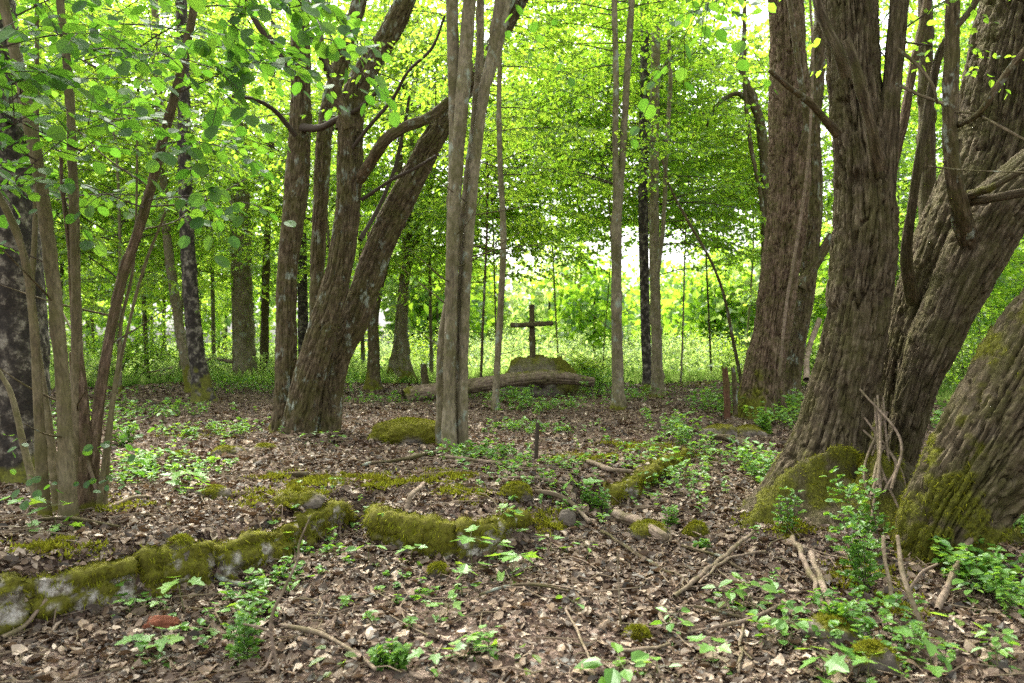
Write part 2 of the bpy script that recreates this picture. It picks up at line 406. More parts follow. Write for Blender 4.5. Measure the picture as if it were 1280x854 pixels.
MOSS = [(0, (.055, .052, .010)), (.45, (.105, .105, .014)), (1, (.20, .21, .022))]
def bark_mat(name, stops, scale=9, bump=.6, bd=.008, stretch=(1, 1, .25), lichen=0., moss=MOSS, rough=.9, fine=60):
    m, t = nt(name)
    n1 = noise(t, scale, 5, .62, stretch=stretch, bark=True); n2 = noise(t, fine, 4, .65, stretch=stretch, bark=True)
    c = ramp(t, n1, stops)
    c = mix(t, .7, c, ramp(t, n2, [(.35, (.45, .44, .42)), (.65, (1.4, 1.35, 1.3))]), 'MULTIPLY')
    c = mix(t, ramp(t, noise(t, 5, 5, .65), [(.42, (0, 0, 0)), (.62, (.55, .55, .55))]), c, (.075, .074, .018))
    if lichen:
        ln = noise(t, 7, 5, .65, stretch=(1, 1, .6)); lf = ramp(t, ln, [(.60 - lichen * .1, (0, 0, 0)), (.66, (1, 1, 1))])
        c = mix(t, lf, c, (.25, .28, .22))
    at = N_(t, 'ShaderNodeAttribute', attribute_name='moss'); mn = noise(t, 35, 4, .7)
    mc = ramp(t, mn, [(.25, moss[0][1]), (.5, moss[1][1]), (.75, moss[2][1])])
    c = mix(t, at.outputs['Fac'], c, mc)
    rd = N_(t, 'ShaderNodeTexNoise', Scale=scale * .55, Detail=4, Roughness=.6); rd.noise_type = 'RIDGED_MULTIFRACTAL'
    mp = t.nodes.new('ShaderNodeMapping'); mp.inputs['Scale'].default_value = stretch
    t.links.new(N_(t, 'ShaderNodeAttribute', attribute_name='bark').outputs['Vector'], mp.inputs[0]); t.links.new(mp.outputs[0], rd.inputs['Vector'])
    add = N_(t, 'ShaderNodeMath', operation='SUBTRACT'); t.links.new(n2, add.inputs[0]); t.links.new(rd.outputs[0], add.inputs[1])
    out(t, princ(t, c, rough, .15, add.outputs[0], bump, bd)); return m

B_WILLOW = bark_mat('willow_bark', [(.32, (.040, .031, .017)), (.5, (.092, .072, .042)), (.66, (.20, .165, .108))], 48, 1.0, .03, stretch=(1, 1, .12), fine=110)
B_RED = bark_mat('reddish_bark', [(.32, (.056, .037, .023)), (.5, (.125, .088, .057)), (.66, (.25, .185, .13))], 48, 1.0, .018, stretch=(1, 1, .16), fine=110)
B_LIME = bark_mat('brown_bark', [(.32, (.038, .029, .015)), (.5, (.085, .065, .037)), (.66, (.175, .14, .088))], 48, .9, .014, stretch=(1, 1, .18), lichen=.25, fine=110)
B_SMOOTH = bark_mat('smooth_grey_bark', [(.25, (.11, .092, .058)), (.5, (.185, .16, .105)), (.75, (.28, .25, .175))], 5, .3, .004, stretch=(1, 1, .35), lichen=.2, fine=40)
B_HAZEL = bark_mat('hazel_bark', [(.25, (.080, .064, .036)), (.5, (.14, .118, .068)), (.75, (.21, .182, .115))], 10, .3, .003, stretch=(1, 1, .3), fine=70)
B_BRICK = bark_mat('rotten_red_wood', [(.25, (.06, .030, .018)), (.5, (.11, .055, .033)), (.75, (.17, .09, .06))], 12, .8, .01)
B_TWIG, _t = nt('twig_bark'); out(_t, princ(_t, (.055, .043, .030), .85, .15))
B_DEAD = bark_mat('dead_wood', [(.25, (.10, .075, .055)), (.5, (.19, .145, .105)), (.75, (.31, .25, .19))], 14, .6, .004, stretch=(1, 1, 1))

def birch_mat():
    m, t = nt('birch_bark')
    n1 = noise(t, 12, 8, .68, stretch=(1, 1, .8), bark=True); n2 = noise(t, 60, 5, .7, stretch=(1, 1, 1.6), bark=True)
    c = ramp(t, n1, [(.44, (.026, .022, .017)), (.53, (.060, .052, .040)), (.575, (.16, .145, .11)), (.74, (.31, .29, .235))])
    c = mix(t, .6, c, ramp(t, n2, [(.35, (.35, .33, .3)), (.65, (1.15, 1.12, 1.1))]), 'MULTIPLY')
    at = N_(t, 'ShaderNodeAttribute', attribute_name='moss'); c = mix(t, at.outputs['Fac'], c, ramp(t, noise(t, 30, 5, .75), [(.3, (.045, .043, .012)), (.5, (.095, .095, .015)), (.7, (.17, .175, .022))]))
    out(t, princ(t, c, .8, .2, n1, .7, .01)); return m
B_BIRCH = birch_mat()

L_CAN = leaf_mat('lime_leaf', [(0, (.040, .105, .010)), (.5, (.075, .16, .014)), (1, (.12, .21, .020))], [(0, (.20, .40, .025)), (.5, (.30, .52, .03)), (1, (.41, .61, .04))], .66)
L_YEL = leaf_mat('yellow_green_leaf', [(0, (.055, .125, .012)), (.5, (.095, .18, .018)), (1, (.15, .24, .03))], [(0, (.28, .48, .035)), (.5, (.39, .59, .045)), (1, (.50, .67, .06))], .66)
L_PALE = leaf_mat('pale_leaf', [(0, (.08, .15, .035)), (.5, (.13, .21, .055)), (1, (.20, .28, .09))], [(0, (.30, .45, .08)), (.5, (.40, .55, .12)), (1, (.50, .62, .18))], .58)
L_HAZ = leaf_mat('hazel_leaf', [(0, (.022, .075, .014)), (.5, (.038, .105, .018)), (1, (.06, .14, .022))], [(0, (.08, .22, .015)), (.5, (.125, .29, .02)), (1, (.19, .37, .025))], .54, .03)
L_DARK = leaf_mat('dark_leaf', [(0, (.018, .06, .012)), (.5, (.032, .09, .016)), (1, (.05, .12, .02))], [(0, (.06, .17, .012)), (.5, (.09, .22, .02)), (1, (.14, .28, .02))], .45)
L_SEED = leaf_mat('seedling_leaf', [(0, (.06, .16, .022)), (.5, (.10, .23, .03)), (1, (.16, .30, .04))], [(0, (.14, .32, .02)), (.5, (.22, .42, .03)), (1, (.34, .52, .04))], .42, .04)
L_LIT = leaf_mat('dead_leaf', [(0, (.020, .012, .007)), (.28, (.055, .033, .019)), (.55, (.11, .070, .042)), (.78, (.19, .130, .082)), (.93, (.30, .225, .15)), (1, (.44, .36, .27))],
                 [(0, (.05, .025, .01)), (1, (.22, .13, .06))], .12, .035, .5)
L_MOSS = leaf_mat('moss_blade', [(0, (.075, .075, .009)), (.4, (.15, .155, .015)), (.8, (.24, .26, .022)), (1, (.33, .35, .035))], [(0, (.10, .11, .01)), (1, (.30, .32, .03))], .3, 0, patch=(4.5, (.62, .45, .42), (1.25, 1.3, 1.0)))
L_GRASS = leaf_mat('grass_blade', [(0, (.07, .15, .03)), (.5, (.12, .21, .045)), (1, (.22, .28, .10))], [(0, (.2, .35, .05)), (1, (.42, .55, .14))], .5, 0)

def ground_mat():
    m, t = nt('forest_floor')
    v = N_(t, 'ShaderNodeTexVoronoi', Scale=16.0); pos = t.nodes.new('ShaderNodeNewGeometry').outputs['Position']; t.links.new(pos, v.inputs['Vector'])
    sep = t.nodes.new('ShaderNodeSeparateColor'); t.links.new(v.outputs['Color'], sep.inputs[0])
    c = ramp(t, sep.outputs[0], [(0, (.022, .014, .010)), (.4, (.065, .042, .030)), (.75, (.13, .090, .066)), (1, (.24, .18, .14))])
    c = mix(t, .6, c, ramp(t, noise(t, 30, 5, .7), [(.3, (.5, .5, .5)), (.7, (1.3, 1.3, 1.3))]), 'MULTIPLY')
    at = N_(t, 'ShaderNodeAttribute', attribute_name='moss')
    mead = ramp(t, noise(t, 2.2, 5, .7), [(.3, (.07, .12, .025)), (.55, (.12, .18, .035)), (.75, (.20, .23, .07))])
    c = mix(t, at.outputs['Fac'], c, mead)
    out(t, princ(t, c, .95, .1, noise(t, 45, 5, .7), .8, .03)); return m
M_GROUND = ground_mat()

def stone_mat(name, stops, scale=6):
    m, t = nt(name)
    n1 = noise(t, scale * 2, 10, .78); n2 = noise(t, 80, 8, .8)
    c = ramp(t, n1, stops); c = mix(t, .8, c, ramp(t, n2, [(.3, (.55, .55, .55)), (.7, (1.25, 1.25, 1.25))]), 'MULTIPLY')
    at = N_(t, 'ShaderNodeAttribute', attribute_name='moss')
    mc = ramp(t, noise(t, 28, 4, .7), [(.25, (.06, .055, .010)), (.5, (.11, .105, .014)), (.75, (.18, .185, .02))])
    c = mix(t, at.outputs['Fac'], c, mc)
    out(t, princ(t, c, .92, .15, n2, .7, .012)); return m
M_STONE = stone_mat('old_wall_stone', [(.36, (.06, .048, .032)), (.46, (.22, .19, .14)), (.56, (.52, .49, .42))])
M_BOULDER = stone_mat('boulder_stone', [(.3, (.06, .048, .035)), (.5, (.13, .11, .085)), (.7, (.26, .22, .18))], 5)

# ------------------------------------------------------------------ ground sheet
def axis(parts):
    a = np.concatenate([np.arange(s, e, st) for s, e, st in parts]); return a
gx = axis([(-400, -60, 20), (-60, -14, 2), (-14, -6, .25), (-6, 6, .06), (6, 14, .25), (14, 60, 2), (60, 401, 20)])
gy = axis([(-60, -4, 4), (-4, 2.5, .25), (2.5, 12, .05), (12, 26, .16), (26, 60, 1), (60, 120, 6), (120, 801, 40)])
X, Y = np.meshgrid(gx, gy); Z = H(X, Y)
gm = MB(); gv = np.stack([X, Y, Z], -1)
mea = sstep(21, 27, Y + 1.5 * fbm(gv * .3, 2, 4) + .25 * np.clip(X - 6, 0, 20)) + sstep(6.5, 9, X + 1.0 * fbm(gv * .5, 2, 8) - .2 * (Y - 8)) * sstep(5.5, 8, Y) * .8
mea = np.clip(mea, 0, 1)
gm.add(gv.reshape(-1, 3), [grid_faces(len(gy), len(gx), False)], 0, mea)
gm.build('ground', M_GROUND, smooth=True, attr=True)['kind'] = 'structure'

# ------------------------------------------------------------------ stone retaining walls
def moss_tufts(mb, v, n, m, density, ln=(.014, .036), wd=.0058, droop=.5, g=rng, thresh=.35):
    """short shaggy blades over mossy points: v,n (k,3), m (k) moss amount, density = blades per point"""
    v = v.reshape(-1, 3); n = n.reshape(-1, 3); m = m.ravel()
    idx = np.nonzero(m > thresh)[0]; cnt = g.poisson(density * m[idx]); idx = np.repeat(idx, cnt)
    if len(idx) == 0: return
    p = v[idx] + g.normal(0, .010, (len(idx), 3)); nn = n[idx]; p -= nn * (((p - v[idx]) * nn).sum(-1, keepdims=True) + .003)
    ax = norm(nn + g.normal(0, .55, p.shape) - UP * droop * (1 - np.clip(nn[:, 2:3], 0, 1)))
    L = g.uniform(*ln, len(idx)); sx = norm(np.cross(ax, g.normal(0, 1, p.shape)))
    V = np.stack([p - sx * wd * .5, p + sx * wd * .5, p + ax * L[:, None] - UP * .004], 1)
    mb.add(V.reshape(-1, 3), [np.arange(len(idx) * 3).reshape(-1, 3)], 0)

WTOP = []
def wall(name, label, edge, back, top=None, mossbias=0., seed=0, cat='wall', bulge=.012, lift=.0, dens=2.2, front=.05, base_dir=1):
    """edge: ground points (x,y) along the foot of the face, left to right; back: depth of the flat top"""
    e = np.asarray(edge, float); n = int(np.linalg.norm(np.diff(e, axis=0), axis=1).sum() / .022)
    c = catmull(e, n)
    c = c + .03 * np.stack([fbm(np.c_[c, np.zeros(n)] * 3, 2, seed), fbm(np.c_[c, np.ones(n)] * 3, 2, seed + 1)], -1)
    tg = norm(np.gradient(c, axis=0)); out_n = np.stack([tg[:, 1], -tg[:, 0]], -1)
    # profile: (outward offset, height 0..1, back)
    pr = []
    for h in np.linspace(-.35, 1, 22): pr.append((front + bulge * math.sin(max(h, 0) * 3), h))
    for b in np.linspace(0, 1, int(back / .022) + 2)[1:]: pr.append((front * (1 - b) - b * back, 1 + .0))
    pr.append((-back - .02, -.1))
    pr = np.array(pr); k = len(pr)
    zl = H(c[:, 0] + out_n[:, 0] * .18, c[:, 1] + out_n[:, 1] * .18); zt = H(c[:, 0] - out_n[:, 0] * .3, c[:, 1] - out_n[:, 1] * .3)
    zt = zt + lift * (.7 + .6 * fbm(np.c_[c, np.zeros(n)] * 2.5, 2, seed + 4))
    ends = sstep(0, 8, np.arange(n)) * sstep(n - 1, n - 9, np.arange(n)); zt = zl + (zt - zl) * (.25 + .75 * ends)
    v = np.zeros((n, k, 3)); gb = np.random.default_rng(seed + 40); sl = np.arange(n) * .022; cuts = np.cumsum(gb.uniform(.28, .75, 40)); bid = np.searchsorted(cuts, sl)
    bo = gb.uniform(-.035, .035, 41)[bid]; bt = gb.uniform(.76, .93, 41)[bid]; gr = np.exp(-(np.min(np.abs(sl[:, None] - cuts[None]), 1) / .022) ** 2)
    face_ = sstep(-.05, 0, pr[:, 0])[None]
    v[..., :2] = c[:, None] + out_n[:, None] * (pr[None, :, :1] + ((bo - .06 * gr)[:, None] * face_)[..., None]); zt = zl + (zt - zl) * (bt - .12 * gr)
    v[..., 2] = zl[:, None] + (zt - zl)[:, None] * pr[None, :, 1]
    backpart = pr[:, 0] < -.03
    if backpart.any():
        zz = H(v[:, backpart, 0], v[:, backpart, 1]); f = sstep(-.02, -min(back * .9, .16), pr[backpart, 0])[None]
        v[:, backpart, 2] = v[:, backpart, 2] * (1 - f) + (zz - .045 - .05 * (pr[backpart, 1] < 0)[None]) * f
    nrm = norm(np.cross(np.gradient(v, axis=0), np.gradient(v, axis=1)))
    if nrm[n // 2, k // 2, 2] < 0: nrm = -nrm
    d = .030 * fbm(v * 4.5, 4, seed + 7) + .030 * fbm(v * 17, 3, seed + 9) + .030 * sstep(-.25, .25, fbm(v * np.array([2.2, 2.2, 16]), 3, seed + 17)) - .015
    v = v + nrm * d[..., None]
    nrm = norm(np.cross(np.gradient(v, axis=0), np.gradient(v, axis=1)))
    if nrm[n // 2, k - 4, 2] < 0: nrm = -nrm
    hrel = np.clip(pr[:, 1], 0, 1)[None]; rim = np.exp(-((pr[:, 0] + .02) / .14) ** 2)[None] * (hrel > .75)
    m = fbm(v * 8 + 5, 5, seed + 15, .7) * 1.5 + .17 + mossbias + .4 * rim - 1.2 * sstep(-.03, -.12, pr[None, :, 0])
    m = sstep(.0, .14, m)
    v = v + nrm * (m * .014 * (1 + fbm(v * 50, 2, 3)))[..., None]
    t = thing(name, label, cat, (c[n // 2, 0], c[n // 2, 1], zl[n // 2]))
    mb = MB(); mb.add(v.reshape(-1, 3), [grid_faces(n, k, False)], 0, m); child(mb, 'stone', M_STONE, t, smooth=True, attr=True)
    tp_ = (pr[:, 0] < .02) & (pr[:, 0] > -.13) & (pr[:, 1] > .9); WTOP.append(v[:, tp_].reshape(-1, 3))
    tm = MB(); moss_tufts(tm, v, nrm, m * (pr[None, :, 1] > -.05) * (.7 + .4 * hrel), dens, (.012, .045), droop=.9, g=np.random.default_rng(seed)); child(tm, 'moss', L_MOSS, t)['kind'] = 'stuff'
    return t

wall('retaining_wall', 'long low moss covered stone wall with pale bare patches holding the terrace', [(-5.2, 1.35), (-3.6, 2.95), (-2.6, 4.0), (-1.72, 4.85), (-1.38, 5.6), (-1.2, 6.0)], .28, mossbias=.05, seed=3)
wall('wall_block', 'short broken wall block with thick bright moss beside the dark crevice', [(-.98, 5.95), (-.86, 5.5), (-.55, 5.3), (-.22, 5.22), (-.02, 5.5), (.1, 5.8)], .5, mossbias=.25, seed=8)
wall('mossy_ledge', 'straight mossy stone ledge edging the raised path toward the cross', [(.78, 6.5), (1.15, 7.25), (1.6, 8.2), (1.95, 9.0)], .22, mossbias=.25, seed=14)

# ------------------------------------------------------------------ trees
def stem(spec, lean=0., ext=0., d=None, sink=.25, taper=.55, k=.92):
    """photo centre line (px, py, width px) -> world polyline with radii; lean = how much farther its top stands"""
    a = np.array(spec, float); d0 = d if d else G(a[0, 0], a[0, 1])[1]
    f = (a[0, 1] - a[:, 1]) / max(a[0, 1] - a[-1, 1], 1)
    dd = d0 + lean * f
    w = np.stack([P(x, y, q) for x, y, q in zip(a[:, 0], a[:, 1], dd)]); r = a[:, 2] * .5 * k * dd / FPX
    out_ = np.c_[w, r]
    if sink:
        dirv = norm(out_[0, :3] - out_[1, :3]) * np.array([.3, .3, 1]); out_ = np.vstack([np.append(out_[0, :3] + dirv * sink, out_[0, 3]), out_])
    if ext:
        u = norm(out_[-1, :3] - out_[-2, :3]) + np.array([0, 0, .35]); u = norm(u)
        out_ = np.vstack([out_, np.append(out_[-1, :3] + u * ext * .5, out_[-1, 3] * (1 + taper) / 2), np.append(out_[-1, :3] + u * ext, out_[-1, 3] * taper)])
    return out_

def base_of(spec, d=None):
    if d is None: return G(spec[0][0], spec[0][1])
    p = P(spec[0][0], spec[0][1], d); p[2] = H(p[0], p[1]); return p

TREES = {}
def tree(key, name, label, stems, kind='smooth', mat=None, cat='tree', group=None, flare=.35, mossamt=.25, mossh=.3, fine=1., seed=0, part='trunk', face=None, shift_base=True):
    """stems: list of (spec, options); every stem is a trunk part of its own"""
    sp0 = stems[0]; t = thing(name, label, cat, base_of(sp0[0], sp0[1].get('d')), group)
    lines = []
    for i, (spec, o) in enumerate(stems):
        o = dict(o); pt = o.pop('part', part); kd = o.pop('kind', kind); fl = o.pop('flare', flare); mt = o.pop('mat', mat); ma = o.pop('moss', mossamt); mh = o.pop('mossh', mossh); fc = o.pop('face', face); lab = o.pop('label', None)
        pl = stem(spec, **o); lines.append(pl); mb = MB()
        trunk_mesh(mb, pl, kd, fl if i == 0 or 'd' not in o or True else 0, mh, ma, fine, seed * 5 + i, face=fc, ground=float(H(pl[1, 0], pl[1, 1])))
        c = child(mb, pt, mt, t, smooth=True, attr=True)
        if lab: c['label'] = lab
    TREES[key] = (t, lines); return t, lines

def overhead(mb, line, n=7, z0=None, seed=0, leaf=.13, ln=(2.2, 4.0), tpl=OVATE):
    """limbs and leaves of the tree top, above what the photograph frames"""
    n = max(2, int(n * .42)); g = np.random.default_rng(seed + 900); top = line[-1, :3]; b = line[-3, :3]
    u = g.random(n); S = b + (top - b) * u[:, None]; az = np.arange(n) * 2.4 + g.random() * 6
    D = np.stack([np.cos(az), np.sin(az), g.uniform(.35, .9, n)], -1)
    limbs(mb, S, D, g.uniform(*ln, n), 7, np.full(n, line[-1, 3] * .5), g=g, leaf=leaf, nsub=7, step=.10, tpl=tpl, tilt=.6, spray_len=(.9, 1.7))

def crown_on(mb, line, z0, z1, n, L=(1.0, 2.4), leaf=.09, seed=0, az=None, nsub=9, step=.06, tpl=OVATE, droop=.25, rise=.12, elev=(-.05, .35), r0=.008, **kw):
    """sprays growing from a trunk line between heights z0 and z1"""
    g = np.random.default_rng(seed + 300); z = g.uniform(z0, z1, n)
    zz = line[:, 2]; o = np.argsort(zz)
    S = np.stack([np.interp(z, zz[o], line[o, 0]), np.interp(z, zz[o], line[o, 1]), z], -1)
    a = g.uniform(0, 2 * math.pi, n) if az is None else g.uniform(az[0], az[1], n)
    D = np.stack([np.sin(a), np.cos(a), g.uniform(*elev, n)], -1)
    sprays(mb, S, D, g.uniform(*L, n), leaf=leaf, nsub=nsub, step=step, tpl=tpl, droop=droop, rise=rise, g=g, r0=r0, **kw)

def crown_limbs(mb, line, z0, z1, n, L=(1.5, 3.2), nspray=6, leaf=.09, seed=0, az=None, elev=(.0, .5), r0=.018, **kw):
    g = np.random.default_rng(seed + 500); z = g.uniform(z0, z1, n); zz = line[:, 2]; o = np.argsort(zz)
    S = np.stack([np.interp(z, zz[o], line[o, 0]), np.interp(z, zz[o], line[o, 1]), z], -1)
    a = g.uniform(0, 2 * math.pi, n) if az is None else g.uniform(az[0], az[1], n)
    D = np.stack([np.sin(a), np.cos(a), g.uniform(*elev, n)], -1)
    limbs(mb, S, D, g.uniform(*L, n), nspray, np.full(n, r0), g=g, leaf=leaf, **kw)

def branch(t, pts, mat=B_TWIG, name='branch', kind='smooth', moss=.15, d=None, seed=0, label=None, fine=.7):
    """a bare branch from photo points (px, py, width, depth)"""
    pl = np.array([np.append(P(x, y, q), w * .5 * q / FPX) for x, y, w, q in pts]); mb = MB()
    trunk_mesh(mb, pl, kind, 0, .01, moss, fine, seed + 60, ground=-50)
    c = child(mb, name, mat, t, smooth=True, attr=True)
    if label: c['label'] = label
    return pl

def crown(t, mb, mats, name='crown'):
    return child(mb, name, mats, t)

# --- far left: old birch behind the hazel
t, ls = tree('birch', 'birch_tree', 'thick old birch with dark fissured bark behind the hazel stems', [
    ([(28, 628, 84), (28, 560, 74), (24, 400, 68), (8, 200, 62), (-8, 40, 58), (-20, -60, 54)], dict(d=6.9, ext=2.5))], 'birch', B_BIRCH, flare=.3, mossamt=.3, mossh=.16, seed=1)
m = MB(); overhead(m, ls[0], 7, seed=1); crown(t, m, [L_DARK, B_TWIG])

# --- hazel clump
HZ = [([(86, 655, 25), (82, 560, 24), (76, 450, 24), (63, 320, 25), (46, 200, 23), (24, 90, 21), (4, 0, 20), (-14, -70, 18)], dict(ext=1.)),
      ([(100, 632, 19), (97, 500, 19), (94, 330, 19), (91, 220, 18), (87, 120, 17), (76, 10, 14), (70, -60, 13)], dict(ext=1.)),
      ([(114, 640, 20), (120, 540, 20), (132, 450, 20), (150, 360, 20), (180, 265, 19), (205, 170, 18), (228, 80, 16), (244, 0, 15), (256, -60, 14)], dict(ext=1., mat=B_RED)),
      ([(56, 636, 17), (49, 520, 16), (42, 400, 15), (30, 320, 14), (8, 262, 13), (-30, 200, 12)], dict(lean=-.2)),
      ([(106, 628, 22), (104, 500, 16), (93, 400, 13), (86, 300, 9), (78, 235, 7), (76, 196, 6)], dict(mat=B_RED, part='broken_stem', label='snapped reddish dead stem')),
      ([(130, 640, 8), (142, 500, 7), (160, 410, 6), (180, 335, 6), (207, 265, 5)], dict(lean=.2)),
      ([(124, 634, 9), (138, 520, 8), (148, 450, 7), (152, 400, 7), (168, 320, 5), (172, 160, 4)], dict(lean=.3)),
      ([(72, 632, 15), (62, 540, 13), (52, 470, 12), (40, 380, 10), (44, 280, 9), (46, 120, 8), (46, -30, 7)], dict(lean=.4, ext=.5)),
      ([(44, 618, 12), (30, 560, 11), (16, 500, 10), (2, 470, 9), (-20, 440, 8)], dict(lean=.3)),
      ([(133, 655, 8), (120, 610, 7), (100, 545, 7), (90, 480, 6), (88, 440, 5)], dict(lean=.1, part='dead_stem', mat=B_DEAD))]
HZ = [([(a_, b_, c_ * (.98 if j_ == 0 else .86 if j_ == 1 else .74)) for j_, (a_, b_, c_) in enumerate(s)], dict(o, k=.88, d=(5.45 if i not in (0, 3) else 5.25) + .05 * (i % 3))) for i, (s, o) in enumerate(HZ)]
tH, lsH = tree('hazel', 'hazel_shrub', 'clump of smooth hazel stems rising beside the old birch', HZ, 'smooth', B_HAZEL, 'shrub', flare=.15, mossamt=.12, mossh=.10, fine=.6, seed=2, part='stem')
m = MB(); g = np.random.default_rng(5)
hs = [(20, 20, 5.0, 1, -.3, .2), (60, -20, 4.6, 1, -.4, .1), (150, -60, 4.4, .3, -.6, -.2), (200, 60, 5.2, 1, -.2, .0), (215, 120, 5.0, .9, -.5, .05), (240, 10, 4.6, .8, -.4, -.2),
      (180, 260, 5.3, -.6, -.3, .2), (45, 200, 5.2, -.2, -1, .1), (90, 200, 5.4, .6, -.5, .2), (60, 330, 5.3, -.8, -.4, .3), (25, 120, 5.1, .5, -.8, 0), (250, -60, 4.7, 1, .1, -.4),
      (200, 180, 5.3, 1, -.4, -.05), (185, 250, 5.4, 1, .2, .1), (300, -60, 4.4, .6, -.1, -.6), (345, -70, 4.6, .4, .3, -.5), (95, 60, 5.2, .2, -1, -.1), (0, 60, 4.4, .7, -.2, 0), (-30, 250, 5.0, .7, -.6, .1), (-10, 170, 5.0, .8, -.4, .1),
      (230, 60, 5.1, .8, .5, .1), (150, 30, 5.8, .6, .4, .1), (60, 100, 6.0, .7, .3, .1), (130, 150, 6.2, .9, .2, .1), (70, 250, 6., .8, .1, .1)]
for (px, py, d, dx, dy, dz) in hs:
    sprays(m, P(px, py, d)[None], np.array([[dx, dy, dz]]), [g.uniform(.6, 1.1)], leaf=.090, nsub=7, step=.085, tpl=ROUND, tilt=.38, g=g, r0=.006, droop=.22)
for k in range(44):
    px, py, d = g.uniform(-60, 340), g.uniform(-140, 230), g.uniform(4.0, 7.0)
    if py > 190 and px > 250: continue
    sprays(m, P(px, py, d)[None], np.array([[g.normal(.3, .6), g.normal(-.3, .5), g.normal(-.05, .25)]]), [g.uniform(.5, 1.0)], leaf=.094, nsub=7, step=.085, tpl=ROUND, tilt=.5, g=g, r0=.005, droop=.22)
for (px, py, d, dx, dy, dz) in [(130, 560, 5.5, .6, -.5, .3), (120, 600, 5.4, .5, -.6, .2), (60, 560, 5.4, -.6, -.4, .3), (80, 600, 5.3, .1, -1, .1)]:
    sprays(m, P(px, py, d)[None], np.array([[dx, dy, dz]]), [.35], leaf=.06, nsub=4, step=.09, tpl=ROUND, g=g, r0=.004)
overhead(m, lsH[2], 6, seed=3, leaf=.15, ln=(1.5, 2.6)); overhead(m, lsH[0], 5, seed=4, leaf=.15, ln=(1.5, 2.6))
crown(tH, m, [L_HAZ, B_TWIG], 'leaves')

# --- trees on the left of the terrace
t, ls = tree('b2', 'birch_tree', 'slender birch with mossy foot between hazel and grey trunk', [
    ([(256, 503, 27), (250, 470, 23), (243, 420, 21), (236, 330, 20), (231, 200, 19), (229, 90, 16), (226, -20, 15)], dict(ext=2.5))], 'birch', B_BIRCH, flare=.35, mossamt=.28, mossh=.55, seed=5)
m = MB(); crown_on(m, ls[0], 3.6, 9, 36, (1, 2.2), .095, 5); crown(t, m, [L_CAN, B_TWIG])
t, ls = tree('b2b', 'slim_tree', 'slim smooth leaning tree just left of the slender birch', [
    ([(240, 490, 16), (230, 440, 14), (218, 370, 13), (208, 290, 12), (203, 200, 11), (197, 90, 10), (192, -20, 9)], dict(ext=2.))], 'smooth', B_SMOOTH, flare=.3, mossh=.4, seed=6)
m = MB(); crown_on(m, ls[0], 3.4, 9.5, 26, (1, 2.2), .09, 6); crown(t, m, [L_CAN, B_TWIG])
t, ls = tree('t3', 'grey_tree', 'straight smooth grey tree with a thin twin stem at its side', [
    ([(308, 478, 29), (306, 420, 26), (303, 330, 24), (301, 220, 22), (299, 110, 20), (296, -20, 18)], dict(ext=2.)),
    ([(294, 474, 8), (293, 390, 7), (290, 300, 6), (286, 180, 5)], dict(lean=.5))], 'smooth', B_SMOOTH, flare=.25, mossamt=.1, seed=7)
m = MB(); crown_on(m, ls[0], 4.5, 12, 30, (1.2, 2.8), .10, 7); crown(t, m, [L_CAN, B_TWIG])
t, ls = tree('t3b', 'slim_tree', 'slim dark tree standing between the grey tree and the many stemmed tree', [
    ([(330, 474, 12), (331, 400, 11), (334, 300, 10), (338, 200, 9), (341, 60, 7)], dict(ext=3.))], 'smooth', B_LIME, flare=.25, mossamt=.1, seed=8)
m = MB(); crown_on(m, ls[0], 4.5, 12, 30, (1.2, 2.6), .10, 8); crown(t, m, [L_YEL, B_TWIG])

# --- many stemmed tree
S4 = [([(372, 548, 46), (380, 500, 42), (387, 470, 41), (407, 400, 40), (421, 350, 37), (430, 300, 34), (435, 250, 34), (437, 190, 33), (438, 140, 32)], dict(d=9.7)),
      ([(354, 538, 36), (357, 490, 30), (358, 420, 28), (359, 350, 27), (366, 280, 28), (371, 230, 30), (376, 130, 27), (375, 40, 25), (373, -60, 24)], dict(d=9.9, ext=2.5, lean=.3)),
      ([(407, 526, 38), (412, 477, 36), (427, 430, 37), (442, 400, 37), (478, 300, 36), (503, 250, 34), (528, 200, 33), (557, 150, 29), (592, 95, 25), (616, 60, 22), (655, -10, 19)], dict(d=10.1, ext=2.5, lean=.4)),
      ([(394, 512, 24), (396, 420, 20), (397, 330, 20), (401, 240, 21), (408, 150, 22), (430, 70, 22), (452, -10, 20)], dict(d=10.6, ext=2.5, lean=.4, flare=0)),
      ([(436, 165, 36), (446, 110, 33), (470, 70, 31), (496, 25, 30), (520, -40, 27)], dict(d=9.72, ext=2.5, flare=0, sink=0)),
      ([(437, 160, 20), (415, 100, 13), (402, 60, 10), (394, 0, 9), (390, -60, 8)], dict(d=9.6, flare=0, sink=0, lean=-.6, part='branch', ext=1.5))]
S4 = [(s, dict(o, k=.93)) for s, o in S4]
t4, ls4 = tree('t4', 'many_stemmed_tree', 'brown many stemmed tree with furrowed leaning trunks and pale lichen left of centre', S4, 'furrow', B_LIME, flare=.08, mossamt=.22, mossh=.10, seed=9, face=(-.6, .2, .6))
branch(t4, [(441, 235, 15, 9.75), (462, 205, 15, 9.5), (480, 178, 15, 9.3), (505, 160, 14, 9.3), (540, 145, 13, 9.4), (575, 112, 11, 9.5), (610, 65, 9, 9.6), (640, 0, 8, 9.8), (660, -40, 7, 10)], B_LIME, moss=.2, seed=1)
branch(t4, [(424, 115, 8, 9.6), (406, 85, 7, 9.3), (395, 55, 6, 9), (370, 20, 5, 8.8), (350, -20, 4, 8.6)], seed=2)
branch(t4, [(378, 160, 11, 10), (400, 160, 9, 9.8), (420, 150, 8, 9.7), (450, 135, 6, 9.5), (475, 110, 5, 9.4)], seed=3)
